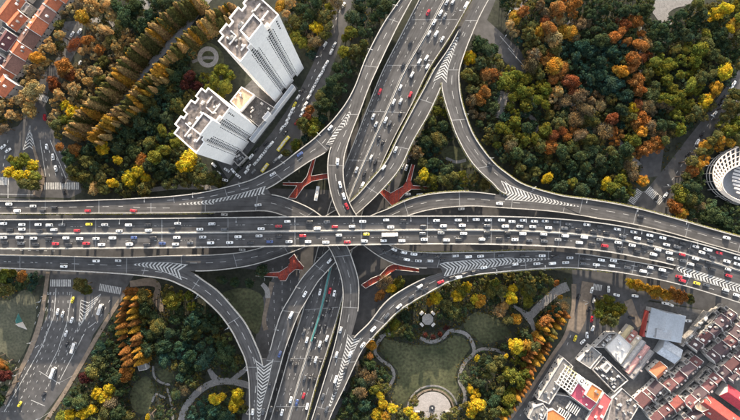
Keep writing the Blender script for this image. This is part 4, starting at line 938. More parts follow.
# ------------------------------------------------------------------ trees
def leaf_mesh(name, pos, nrm, size, tint, core=None):
    """pos, nrm: (n,3); one quad per leaf clump"""
    n = len(pos); rs = np.random.RandomState(n % 9973)
    nr = nrm/(np.linalg.norm(nrm, axis=1, keepdims=True)+1e-9)
    a = rs.normal(size=(n, 3)); u = np.cross(nr, a); u /= (np.linalg.norm(u, axis=1, keepdims=True)+1e-9); w = np.cross(nr, u)
    s = size[:, None]; k = rs.uniform(.6, 1.0, (n, 1))
    V = np.stack([pos+u*s, pos+w*s*k, pos-u*s, pos-w*s*k], 1).reshape(-1, 3); F = np.arange(4*n).reshape(-1, 4)
    verts = V.tolist(); faces = F.tolist(); t = np.repeat(tint, 4, 0)
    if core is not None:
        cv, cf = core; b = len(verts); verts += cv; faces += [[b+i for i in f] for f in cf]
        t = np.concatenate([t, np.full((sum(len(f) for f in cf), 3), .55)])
    me = bpy.data.meshes.new(name); me.from_pydata(verts, [], faces); me.update()
    at = me.color_attributes.new('tint', 'FLOAT_COLOR', 'CORNER')
    at.data.foreach_set('color', np.concatenate([t, np.ones((len(t), 1))], 1).astype(np.float32).ravel())
    me.materials.append(M['leaf']); return me
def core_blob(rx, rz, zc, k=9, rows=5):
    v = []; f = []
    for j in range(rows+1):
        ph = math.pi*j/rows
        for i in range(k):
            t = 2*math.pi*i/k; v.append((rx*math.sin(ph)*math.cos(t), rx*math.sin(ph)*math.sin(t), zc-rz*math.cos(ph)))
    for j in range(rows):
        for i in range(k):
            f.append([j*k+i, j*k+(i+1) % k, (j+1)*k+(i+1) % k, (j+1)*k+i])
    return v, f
def crown_broad(seed, nc=20, nl=120, leaf=.085, loose=0.0, lump=1.0, raw=False):
    rs = np.random.RandomState(seed); P = []; Nn = []; T = []; Sz = []
    ex, ey = rs.uniform(.78, 1.2, 2)
    for c in range(nc):
        z = rs.uniform(-.35, 1.0); th = c*2.399+rs.uniform(-.5, .5); rr = math.sqrt(max(0, 1-max(z, -.3)**2)); q = rs.uniform(.5, .78)
        ctr = np.array([rr*math.cos(th)*q*ex, rr*math.sin(th)*q*ey, max(z, -.3)*.55*q/.65]); cr_ = rs.uniform(.24, .42)*lump
        n = int(nl*(cr_/.34)**2); d = rs.normal(size=(n, 3)); d /= np.linalg.norm(d, axis=1, keepdims=True); d[:, 2] = np.abs(d[:, 2])*.9+d[:, 2]*.1
        P.append(ctr+d*cr_*rs.uniform(.55+.0*loose, 1.05+.25*loose, (n, 1))*np.array([1, 1, .85])); Nn.append(d+rs.normal(size=(n, 3))*.55)
        b = rs.uniform(.62, 1.4); h = rs.uniform(-.22, .22)
        T.append(np.array([b*(1+h), b, b*(1-h)])*rs.uniform(.7, 1.3, (n, 1))); Sz.append(rs.uniform(.65, 1.25, n)*leaf)
    if raw: return np.concatenate(P), np.concatenate(Nn), np.concatenate(Sz), np.concatenate(T)
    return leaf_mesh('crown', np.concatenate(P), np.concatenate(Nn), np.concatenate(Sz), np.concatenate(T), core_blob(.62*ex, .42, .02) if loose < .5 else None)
def crown_conifer(seed, n=2000):
    """unit height, base at 0; narrow feathery cone"""
    rs = np.random.RandomState(seed); t = rs.uniform(.06, 1.0, n)**.9; whorl = np.round(t*17)/17+rs.normal(size=n)*.012
    R = .17*(1-t)**.75*rs.uniform(.8, 1.15, n)+.006; a = rs.uniform(0, 2*math.pi, n); q = rs.uniform(.45, 1.0, n)**.6
    P = np.stack([R*q*np.cos(a), R*q*np.sin(a), whorl-.10*R*q/.17*.5], 1); Nn = np.stack([np.cos(a)*.5, np.sin(a)*.5, np.full(n, .8)], 1)+rs.normal(size=(n, 3))*.45
    b = rs.uniform(.7, 1.3, (n, 1))*np.where(rs.uniform(size=(n, 1)) < .2, .7, 1.0)
    T = np.concatenate([b*1.0, b*rs.uniform(.85, 1.15, (n, 1)), b], 1)
    v, f = [], []; k = 7
    for i in range(k): v.append((.09*math.cos(2*math.pi*i/k), .09*math.sin(2*math.pi*i/k), .06))
    v.append((0, 0, .9))
    for i in range(k): f.append([i, (i+1) % k, k])
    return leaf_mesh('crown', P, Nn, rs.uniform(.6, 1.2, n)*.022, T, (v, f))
BROAD = [crown_broad(11+i, nc=26+i % 4*5, nl=120, leaf=.062, lump=.82+.1*(i % 3), loose=.3*(i % 3)) for i in range(10)]
DENSE = [crown_broad(51+i, nc=48, nl=85, leaf=.06, lump=.66, loose=.25) for i in range(5)]
LOOSE = [crown_broad(81+i, nc=26, nl=75, loose=.9, leaf=.055) for i in range(5)]
CONES = [crown_conifer(31+i) for i in range(6)]
def trunk_mesh(k):
    R = random.Random(k); mb = MB(); mb.tube((0, 0, 0), (0, 0, .55), .055, .038, 7)
    for i in range(5):
        a = 2*math.pi*i/5+R.uniform(-.4, .4); z = R.uniform(.38, .55); mb.tube((0, 0, z), (.32*math.cos(a), .32*math.sin(a), z+R.uniform(.2, .36)), .022, .008, 5)
    mb.tube((0, 0, .53), (R.uniform(-.08, .08), R.uniform(-.08, .08), .9), .03, .01, 5)
    me = mb.mesh('trunk'); me.materials.append(M['bark']); return me
TRUNKS = [trunk_mesh(i) for i in range(4)]
mb = MB(); mb.tube((0, 0, 0), (0, 0, .95), .016, .003, 7); CTRUNK = mb.mesh('trunk'); CTRUNK.materials.append(M['bark'])
TC = {  # leaf colours
 'DG': ((.036, .053, .027), 'dark green'), 'TG': ((.030, .056, .038), 'blue-green'), 'MG': ((.058, .074, .034), 'mid green'),
 'YG': ((.105, .108, .020), 'yellow-green'), 'Y': ((.36, .26, .020), 'bright yellow'), 'GO': ((.30, .165, .026), 'golden'),
 'OR': ((.22, .098, .030), 'orange'), 'RU': ((.14, .050, .022), 'rust red'), 'BR': ((.125, .092, .050), 'brown'),
 'BG': ((.29, .195, .080), 'golden brown'), 'MA': ((.050, .018, .016), 'maroon'), 'OL': ((.088, .086, .030), 'olive green')}
TNAME = {'DG': 'green_leaved_tree', 'TG': 'green_leaved_tree', 'MG': 'green_leaved_tree', 'OL': 'olive_leaved_tree', 'YG': 'olive_leaved_tree', 'Y': 'yellow_leaved_tree', 'GO': 'yellow_leaved_tree', 'OR': 'orange_leaved_tree', 'RU': 'orange_leaved_tree', 'BR': 'brown_leaved_tree', 'BG': 'brown_leaved_tree', 'MA': 'orange_leaved_tree'}
TREES = []      # records, labelled at the end
RT = random.Random(21)
def jitter(c, a=.16):
    b = RT.uniform(1-a, 1+a*1.1); return (c[0]*b*RT.uniform(.92, 1.08), c[1]*b, c[2]*b*RT.uniform(.9, 1.1), 1)
def broad(px, py, code, rpx, height=None, area_=None):
    zc = height or RT.uniform(8.0, 12.5); col, cname = TC[code]; r = rpx/1.33*(CAM_H-zc)/CAM_H
    p = W(px, py, zc-1.0); root = empty(TNAME[code], (p[0], p[1], 0), RT.uniform(0, 6.28))
    me = RT.choice(LOOSE if code in ('BR', 'RU') and RT.random() < .6 else (DENSE if code in ('Y', 'GO') and RT.random() < .5 else BROAD+DENSE))
    c = link('crown', me, root, None, (0, 0, zc-1.0)); k = RT.uniform(.85, 1.15); c.scale = (r*k, r/k, r*RT.uniform(.85, 1.15)*.95); c.color = jitter(col)
    t = link('trunk', RT.choice(TRUNKS), root); t.scale = (zc*.85, zc*.85, zc)
    TREES.append((root, px, py, cname, 'tree', area_)); return root
def conifer(px, py, code, h, area_, spread=1.0):
    """px, py: where the tip shows"""
    col, cname = TC[code]; p = W(px, py, h); root = empty('conifer_tree', (p[0], p[1], 0), RT.uniform(0, 6.28))
    c = link('crown', RT.choice(CONES), root); c.scale = (h*spread, h*spread, h); c.color = jitter(col, .2)
    t = link('trunk', CTRUNK, root); t.scale = (h, h, h)
    TREES.append((root, px, py, cname, 'conifer', area_)); return root
def conifer_row(line, n, codes, h, area_, spread=1.0, wob=1.2):
    d, _ = dense(line, 1.0); s = np.linspace(0, len(d)-1, n)
    for k in s:
        q = d[int(round(k))]; conifer(q[0]+RT.gauss(0, wob*.6), q[1]+RT.gauss(0, wob*.6), RT.choice(codes), h*RT.uniform(.82, 1.08), area_, spread*RT.uniform(.85, 1.25))
conifer_row([(193, -6), (161, 15), (141, 35), (121, 59), (98, 91), (81, 107), (64, 131)], 92, ['GO', 'BG', 'BG', 'OL', 'OL', 'OL'], 20, 'the long row left of the pale lane', 1.3, 1.8)
conifer_row([(230, 2), (215, 9), (204, 16), (182, 36), (161, 59), (148, 73), (133, 88), (123, 102), (107, 115), (86, 138)], 84, ['GO', 'BG', 'BG', 'OL', 'OL', 'GO'], 20, 'the long row between pale lane and tower', 1.3, 1.8)
conifer_row([(238, 10), (228, 14), (216, 20)], 9, ['OL', 'BG', 'GO', 'BG', 'OL'], 18, 'the inner row between pale lane and tower')
conifer_row([(166, 70), (156, 81), (139, 94), (129, 108), (113, 121), (92, 144)], 24, ['OL', 'BG', 'GO', 'BG', 'OL'], 18, 'the inner row between pale lane and tower')
conifer_row([(124, 299), (118, 312), (115, 324), (117, 338), (119, 352), (122, 366)], 12, ['OR', 'OR', 'GO'], 19, 'the orange column beside the lower left street', 1.15, .6)
conifer_row([(132, 300), (127, 314), (128, 328), (131, 341), (132, 352), (135, 366)], 11, ['OR', 'GO', 'GO'], 19, 'the second orange column left of park kiosk', 1.15, .6)
conifer_row([(570, 318), (560, 330), (552, 346), (545, 360), (536, 372), (528, 390), (518, 406), (508, 422)], 26, ['OR', 'GO', 'OR', 'GO', 'OL'], 16, 'the row along the lower right street', 1.2, 1.0)
conifer_row([(562, 314), (552, 326), (546, 340), (538, 352), (530, 362)], 12, ['OR', 'OR', 'GO'], 16, 'the inner row along the lower right street', 1.2, 1.0)
SEEDS = {
'NW': '''40 50 BG 55 25 BG 65 15 BR 80 5 BR 95 8 BG 107 5 BR 83 18 GO 60 35 BG 20 100 BG 10 115 BG 30 110 BG 35 90 BG 37 58 GO 45 62 BG 52 48 BG 65 68 OR 88 41 OR 100 50 OR 83 52 BG 75 45 RU 106 31 BG 112 40 OL 118 48 OL 105 62 OL 95 72 BG 88 82 BG 80 95 OL 55 85 RU 60 95 OL 65 105 Y 58 125 OL 66 120 YG 100 80 OL 70 75 RU 75 90 OL 120 25 OL 113 15 BR 68 5 BR 5 128 BR 12 100 GO 0 108 BG 22 88 BG 48 35 BG 73 112 Y''',
'WW': '''60 147 OR 76 150 OR 103 148 Y 118 160 Y 88 162 OL 96 168 MG 102 177 OL 113 183 Y 130 179 Y 146 178 Y 139 171 Y 105 190 OL 95 189 BG 80 176 OL 86 151 DG 120 146 DG 135 152 DG 141 160 OR 155 158 YG 165 150 YG 174 168 DG 160 175 DG 185 166 Y 190 158 Y 178 152 OL 176 143 YG 195 177 OL 205 179 OL 140 124 DG 155 112 DG 160 138 DG 150 143 OL 166 118 DG 170 97 DG 185 85 MA 196 86 MA 190 77 MA 160 88 DG 176 76 DG 147 102 OL 178 106 OL 130 133 DG 118 150 DG 163 131 YG 70 160 DG 72 170 OL 150 165 DG 165 165 DG 145 190 OL''',
'TW': '''215 80 YG 210 89 YG 219 96 YG 229 76 YG 222 70 YG 226 87 YG''',
'NB': '''281 6 GO 290 3 BG 293 20 OL 301 10 DG 311 15 DG 305 27 DG 316 2 DG 328 7 YG 325 18 OL 317 28 Y 329 27 OL 326 36 OL 296 37 YG 303 43 YG 311 47 OL 316 42 BR 337 3 BR 286 14 BG''',
'NC': '''150 16 DG 160 4 DG 136 8 DG 125 18 DG 135 26 DG 118 8 DG 172 6 DG 145 26 DG''',
'NS': '''360 8 DG 372 3 DG 352 18 DG 374 18 DG 351 33 YG 345 38 YG 361 32 DG 355 50 OL 344 52 YG 346 63 DG 337 68 DG 364 44 OL 331 82 DG 338 77 DG 326 92 DG 320 96 OL 325 105 DG 310 110 OR 307 117 RU 303 124 OL 312 123 YG 313 131 YG 296 145 YG 286 153 OL 301 149 YG 385 8 DG 380 14 DG 335 90 DG 330 100 DG 318 106 DG''',
'NL': '''437 110 YG 432 121 OL 441 100 OL 434 130 DG 438 139 OL 426 142 DG 424 175 Y 431 179 YG 420 181 OL 416 152 BR 444 178 OL 454 176 OL 462 174 YG 474 179 OL 436 150 TG 447 170 DG 462 166 DG 432 163 DG 422 163 OL 443 126 DG 484 184 OL 445 143 DG''',
'NE': '''478 45 DG 487 50 DG 470 58 Y 480 63 MG 468 76 OL 470 89 OL 485 75 OR 493 73 OR 485 92 OR 478 100 OR 471 101 BR 515 18 GO 523 12 OR 510 25 BG 557 10 OR 575 4 OR 560 20 BG 533 26 OL 545 22 RU 540 31 GO 528 34 OL 535 42 OL 553 39 BG 549 30 OR 563 32 GO 570 33 GO 580 25 BR 576 38 BR 555 50 OL 541 51 OL 545 61 OR 553 66 GO 561 69 OR 534 56 BR 590 15 DG 605 10 DG 595 30 DG 601 41 DG 581 47 TG 576 57 TG 590 52 TG 601 61 TG 611 28 DG 613 38 OR 611 51 TG 540 5 BR 550 3 DG 567 8 OR 530 65 BR 536 68 OL''',
'NM': '''621 33 OR 626 42 OR 635 22 OR 641 34 OR 640 46 OR 625 25 RU 633 60 OR 641 58 RU 646 44 BG 651 36 DG 660 31 DG 655 48 DG 635 10 DG 624 12 DG 646 10 DG 630 70 OR 655 62 YG 665 66 YG 685 50 YG 700 50 YG 695 62 YG 705 45 OL 705 35 YG 680 15 DG 690 25 DG 701 15 DG 685 36 DG 715 14 Y 725 9 Y 735 7 YG 738 19 YG 730 29 Y 733 25 GO 720 36 DG 711 55 OL 725 46 DG 738 36 OL 697 5 OL 672 38 DG 675 50 OL 713 26 DG 720 60 OL''',
'NX': '''515 75 YG 525 80 YG 520 92 YG 512 98 YG 525 105 YG 529 92 YG 540 76 OL 545 90 YG 545 105 YG 549 115 OL 553 80 OR 561 73 OR 570 82 RU 573 91 RU 557 92 BG 580 96 BR 565 101 BR 590 80 TG 600 75 TG 605 90 TG 611 84 TG 586 110 BR 575 120 BR 590 121 OL 600 106 BR 611 120 RU 613 131 OR 604 131 BR 558 124 OL 562 131 RU 567 138 OR 553 136 RU 545 131 YG 535 139 YG 500 128 YG 507 132 YG 515 122 YG 495 138 OL 510 140 OL 527 127 DG 525 139 YG 581 135 BR 537 100 YG 507 80 YG''',
'NY': '''620 72 GO 635 81 OR 639 91 OR 638 105 RU 641 120 OR 646 75 OL 655 85 MG 650 96 OL 648 106 BR 663 105 BR 634 108 Y 625 96 TG 618 85 TG 622 110 DG 633 117 OL 666 80 YG 680 75 YG 690 85 YG 680 95 YG 690 105 YG 675 115 YG 696 92 YG 702 101 YG 680 130 YG 670 125 MG 661 126 DG 690 118 OL 710 96 GO 705 102 Y 715 89 GO 650 125 BR 656 133 BR 641 132 GO 724 72 Y 672 90 YG 668 100 YG 700 78 OL 712 75 OL 696 112 OL''',
'NZ': '''497 145 YG 510 147 BR 516 153 MG 530 160 DG 540 146 OL 550 147 OR 561 151 MG 571 146 OL 581 156 MG 591 150 MG 571 166 DG 585 167 MG 600 160 MG 611 151 OL 547 178 Y 535 172 OL 525 177 OL 519 170 OL 572 183 YG 605 183 Y 613 188 YG 590 180 DG 581 190 DG 556 168 DG 601 171 DG 560 188 DG 635 141 YG 645 148 OR 655 145 OR 664 141 OL 618 162 DG 629 166 BR 633 175 BR 642 181 GO 620 180 YG 618 192 DG 590 140 OL 625 150 DG 628 158 OL''',
'EA': '''700 152 OL 705 145 GO 711 141 OL 720 140 GO 730 143 GO 691 161 OL 697 165 GO 692 171 OR 686 176 OL 685 186 DG 695 187 DG 676 189 OL 681 196 YG 689 199 OL 674 207 OR 681 213 GO 700 207 BR 706 212 DG 713 217 DG 691 213 DG 725 224 DG 736 230 DG 735 95 OL 730 106 OL 724 117 OL 735 125 YG 728 131 YG 716 136 OL 740 108 OL 738 140 OL 697 198 DG''',
'SW': '''5 275 YG 13 272 YG 10 289 OL 22 276 OR 3 291 OL 20 285 DG 2 364 OR 5 375 MA 5 388 DG 8 352 OL 0 400 DG 87 290 YG 82 285 OL 24 345 OL''',
'SX': '''143 296 OL 150 302 OL 145 307 DG 137 291 OR 130 292 OR 155 316 DG 158 326 OL 173 301 YG 165 306 DG 175 320 DG 195 320 TG 190 331 DG 181 346 TG 201 346 TG 165 345 DG 110 343 DG 104 335 DG 101 346 TG 95 352 TG 101 361 MG 95 371 OL 80 373 MA 78 364 RU 86 377 MA 75 391 DG 81 401 MG 69 401 DG 110 388 Y 98 392 Y 105 397 Y 112 402 BR 85 412 Y 92 409 Y 64 416 YG 71 415 Y 105 412 OL 126 374 OR 131 370 GO 160 393 GO 165 360 TG 172 355 TG 190 356 TG 205 360 TG 199 367 DG 176 394 DG 186 391 BR 194 384 OL 225 356 DG 235 367 DG 222 397 Y 215 399 Y 238 394 Y 235 404 Y 240 401 Y 214 410 TG 205 412 TG 225 415 TG 128 415 OL 148 417 Y 160 415 DG 185 365 DG 180 378 TG 118 378 DG 120 392 DG 118 412 DG 170 333 DG 210 340 DG 222 345 DG 205 325 DG 215 330 DG 150 335 DG 148 350 DG 180 310 DG 230 350 DG 193 407 TG 232 414 TG 210 352 TG''',
'SC': '''230 296 DG 243 291 DG 255 300 DG 236 300 DG 262 270 DG 235 282 DG 222 280 DG 250 283 DG''',
'SP': '''380 295 OR 391 288 Y 396 285 YG 386 284 BR 430 302 GO 436 298 Y 395 325 YG 399 329 OL 415 326 TG 409 335 DG 453 310 OL 460 292 YG 457 296 Y 466 287 Y 475 299 Y 480 301 GO 478 311 GO 425 335 MA 440 334 MA 446 328 MA 433 337 MA 372 345 GO 375 351 GO 370 356 OR 490 290 OL 501 290 OL 495 283 YG 510 297 Y 512 289 Y 525 292 YG 519 284 OL 530 289 OL 527 301 YG 500 311 BG 508 320 OL 505 305 BG 516 319 GO 490 340 GO 487 352 Y 482 347 Y 510 341 Y 516 346 Y 521 351 YG 526 345 GO 535 346 OL 529 338 DG 477 358 Y 485 361 DG 491 367 OL 500 361 OL 506 356 Y 511 375 YG 520 380 YG 527 373 YG 500 390 OL 509 398 YG 501 379 OL 494 400 DG 475 395 Y 470 389 Y 477 404 Y 481 411 OL 471 411 Y 380 395 Y 383 403 Y 392 408 Y 378 414 Y 386 417 GO 409 411 Y 414 417 Y 374 389 YG 369 376 BR 364 382 DG 372 396 DG 364 405 TG 370 364 DG 560 297 GO 556 283 OR 564 306 BR 545 320 OR 549 308 DG 558 311 DG 405 316 DG 410 306 DG 440 316 DG 446 305 OL 415 300 DG 487 375 OL 480 383 DG 495 410 OL 505 412 YG 355 395 DG 350 408 DG 360 392 BR 357 415 DG 364 420 DG 545 290 OL 540 297 DG 485 322 OL''',
'SE': '''600 305 YG 608 299 YG 615 309 YG 605 318 OL 612 320 OL 598 313 YG 637 285 GO 630 283 Y 646 288 GO 655 291 GO 664 294 GO 673 293 OR 680 297 OR 689 299 OL 610 311 OL'''}
AREAN = {'NW': 'the brown wood at upper left', 'WW': 'the dark wood left of the shorter tower', 'TW': 'the clump between the two towers', 'NB': 'the block right of the tall tower', 'NC': 'the dark grove left of the pale lane', 'NS': 'the strip between parking street and ramp', 'NL': 'the garden inside the upper right loop', 'NE': 'the wood right of the upper right loop', 'NM': 'the top right wood', 'NX': 'the wood outside the upper right loop', 'NY': 'the wood left of the right-hand street', 'NZ': 'the wood edge above the right ramp', 'EA': 'the strip around the oval arena', 'SW': 'the lawn left of lower left street', 'SX': 'the lower left park', 'SC': 'the dark hollow inside the lower left loop', 'SP': 'the lower middle park', 'SE': 'the lower right market streets'}
ISLAND = [(10, 172, 'Y'), (18, 165, 'YG'), (26, 160, 'YG'), (33, 166, 'Y'), (20, 175, 'Y'), (29, 175, 'Y'), (35, 176, 'YG'), (24, 184, 'OL'), (33, 184, 'OL'), (14, 160, 'YG')]
placed = []
DECKM = raster([d[0] for d in DECKPX]); BLDM = raster(BLDPX); BLOCKM = raster(ROADPX) | BLDM
OPENM = raster(OPENPX+PATHPX+[[(418, 308), (436, 308), (436, 328), (418, 328)], [(136, 360), (148, 360), (148, 372), (136, 372)]]); OPENA = ('SP', 'SX', 'SW', 'SC', 'NL')
CIRC = [(.72*math.cos(k*.785), .72*math.sin(k*.785)) for k in range(8)]+[(0, 0)]
def free_of_decks(x, y, r):
    return not any(hit(DECKM, x+r*a, y+r*b) for a, b in CIRC)
def blocked(x, y): return hit(BLOCKM, x, y)
GREENY = ('DG', 'TG', 'MG', 'OL', 'YG')
for ar, txt in SEEDS.items():
    t = txt.split()
    for i in range(0, len(t), 3):
        x, y, c = float(t[i]), float(t[i+1]), t[i+2]; r = RT.choice((RT.uniform(5.0, 6.6), RT.uniform(6.2, 8.6), RT.uniform(7.0, 9.8)))
        if ar == 'NW' and c in ('OL', 'BR') and RT.random() < .5: c = 'BG'
        if hit(BLDM, x, y) and ar not in ('TW', 'EA'): continue
        while r > 3.6 and not free_of_decks(x, y, r): r -= .6
        if ar in OPENA:
            while r > 3.4 and any(hit(OPENM, x+r*1.05*a/.72, y+r*1.05*b/.72) for a, b in CIRC): r -= .5
            if any(hit(OPENM, x+2.2*a, y+2.2*b) for a, b in CIRC): continue
        if not free_of_decks(x, y, r): continue
        placed.append((x, y, r, c, ar)); broad(x, y, c, r, None, ar)
for x, y, c in ISLAND: placed.append((x, y, 6, c, 'island')); broad(x, y, c, RT.uniform(6.2, 8.0), None, 'island')
AREAN['island'] = 'the traffic island at the left edge'
# fill the woods between the noted trees
WOODS = [[(50,-6),(118,-6),(190,-6),(120,60),(60,138),(50,128),(56,95),(70,70),(84,60),(88,22),(66,12),(62,55),(40,90),(0,138),(-8,138),(-8,95),(20,80),(34,62),(46,30)],
 [(90,144),(150,88),(195,50),(208,76),(208,96),(172,128),(198,158),(224,184),(150,192),(85,194),(64,150)],
 [(284,-6),(338,-6),(326,30),(312,56),(290,40),(290,20)],[(354,-6),(398,-6),(366,50),(356,70),(330,115),(308,140),(286,158),(310,124),(326,92),(338,60)],
 [(436,92),(444,112),(456,144),(488,186),(440,188),(416,190),(424,165),(418,140)],
 [(500,-6),(652,-6),(650,20),(690,10),(745,-6),(745,60),(700,120),(660,145),(640,185),(622,200),(560,188),(520,175),(482,140),(470,110),(466,80),(476,40),(500,42),(530,78)],
 [(745,98),(745,145),(712,148),(700,165),(702,200),(740,206),(745,238),(678,214),(672,200),(690,170),(715,130)],
 [(-6,266),(40,276),(34,292),(10,298),(-6,300)],[(-6,352),(14,364),(-6,396)],
 [(134,284),(160,282),(190,296),(218,320),(236,350),(244,380),(246,424),(44,424),(70,392),(98,342),(116,310)],
 [(380,318),(400,298),(450,284),(540,272),(570,282),(566,310),(540,345),(508,400),(492,424),(334,424),(360,360)]]
rng = random.Random(5)
FILL = []
def fill(dmin=6.6, tries=18000):
    n = 0
    for _ in range(tries):
        poly = WOODS[rng.randrange(len(WOODS))] if rng.random() < .45 else WOODS[5] if rng.random() < .5 else rng.choice([WOODS[0], WOODS[1], WOODS[9], WOODS[10]])
        xs = [p[0] for p in poly]; ys = [p[1] for p in poly]; x, y = rng.uniform(min(xs), max(xs)), rng.uniform(min(ys), max(ys))
        if not inside((x, y), poly) or blocked(x, y): continue
        best = min(placed, key=lambda p: (p[0]-x)**2+(p[1]-y)**2)
        if (best[0]-x)**2+(best[1]-y)**2 < dmin**2: continue
        r = rng.uniform(4.6, 7.2)
        if not free_of_decks(x, y, r): continue
        if best[4] in OPENA and any(hit(OPENM, x+r*1.1*a/.72, y+r*1.1*b/.72) for a, b in CIRC): continue
        c = best[3]
        if best[4] == 'NW' and c in ('Y', 'OR', 'RU'): c = 'BG'
        if c in ('Y', 'MA') or (c in ('OR', 'GO') and rng.random() < .45): c = rng.choice(['OL', 'DG', 'OL', 'MG'])
        elif best[4] == 'NW': c = rng.choice(['BG', 'BG', 'BR', 'OL'])
        elif rng.random() < .25: c = rng.choice(GREENY[:4])
        placed.append((x, y, r, c, best[4])); FILL.append((x, y, c, r, rng.uniform(6.0, 9.0))); n += 1
    return n
nf = fill()
print('trees', len(TREES), 'filled', nf)
# the smaller trees of the canopy between the noted ones: one mass
RAW = [crown_broad(141+i, nc=18, nl=62, leaf=.085, lump=.9, raw=True) for i in range(5)]
fp, fn, fs, ft = [], [], [], []; tm = MB()
for x, y, c, r, h in FILL:
    P_, N_, S_, T_ = RAW[rng.randrange(5)]; rr = r/1.33*(CAM_H-h)/CAM_H; a = rng.uniform(0, 6.28); R_ = np.array([[math.cos(a), -math.sin(a), 0], [math.sin(a), math.cos(a), 0], [0, 0, 1]])
    p = W(x, y, h-1); fp.append((P_@R_.T)*rr+np.array([p[0], p[1], h-1])); fn.append(N_@R_.T); fs.append(S_*rr); ft.append(T_*np.array(jitter(TC[c][0])[:3])); tm.tube((p[0], p[1], 0), (p[0], p[1], h-1), .3, .15, 5)
me = leaf_mesh('woodland_canopy', np.concatenate(fp), np.concatenate(fn), np.concatenate(fs), np.concatenate(ft)); wc = link('woodland_canopy', me); wc.color = (1, 1, 1, 1)
tag(wc, 'smaller trees filling the woods between the larger crowns', 'woodland', kind='stuff'); tm.build('trunks', M['bark'], wc)['kind'] = 'stuff'
# labels: count along the picture from left to right within one area and colour
from collections import defaultdict
byk = defaultdict(list)
for t in TREES: byk[(AREAN.get(t[5], t[5]), t[3], t[4])].append(t)
for (ar, cn, kind), L in byk.items():
    L.sort(key=lambda t: t[1])
    for i, t in enumerate(L):
        lb = f'only {cn} {kind} in {ar}' if len(L) == 1 else f'{ordinal(i+1)} {cn} {kind} from the left in {ar}'
        tag(t[0], lb, kind, f'{kind}s of {ar}')
# undergrowth: low leaf mass on the floor of the woods
def undergrowth(polys, n, seed):
    rs = random.Random(seed); P = []; Nn = []; S_ = []; T = []
    boxes = [(min(p[0] for p in q), max(p[0] for p in q), min(p[1] for p in q), max(p[1] for p in q)) for q in polys]; A = [abs(area(q)) for q in polys]; k = 0
    while k < n:
        j = rs.choices(range(len(polys)), A)[0]; b = boxes[j]; x, y = rs.uniform(b[0], b[1]), rs.uniform(b[2], b[3])
        if not inside((x, y), polys[j]) or blocked(x, y): k += .2; continue
        k += 1; h = rs.uniform(.4, 2.6); c = W(x, y, 0); tn = rs.uniform(.5, 1.5); br = rs.choice(((1, 1, 1), (1.5, 1.1, .8), (.9, 1.1, .9), (2.2, 1.5, .7)))
        for i in range(5):
            P.append((c[0]+rs.gauss(0, 1.1), c[1]+rs.gauss(0, 1.1), h*rs.uniform(.3, 1))); Nn.append((rs.gauss(0, .5), rs.gauss(0, .5), 1)); S_.append(rs.uniform(.3, .75)); T.append([tn*q*rs.uniform(.8, 1.2) for q in br])
    me = leaf_mesh('undergrowth', np.array(P), np.array(Nn), np.array(S_), np.array(T)); o = link('undergrowth', me); o.color = (.040, .046, .022, 1)
    tag(o, 'low dark undergrowth covering the floor of the woods', 'undergrowth', kind='stuff')
undergrowth(WOODS+[[(660, 150), (690, 138), (664, 170), (655, 178)]], 12000, 4)
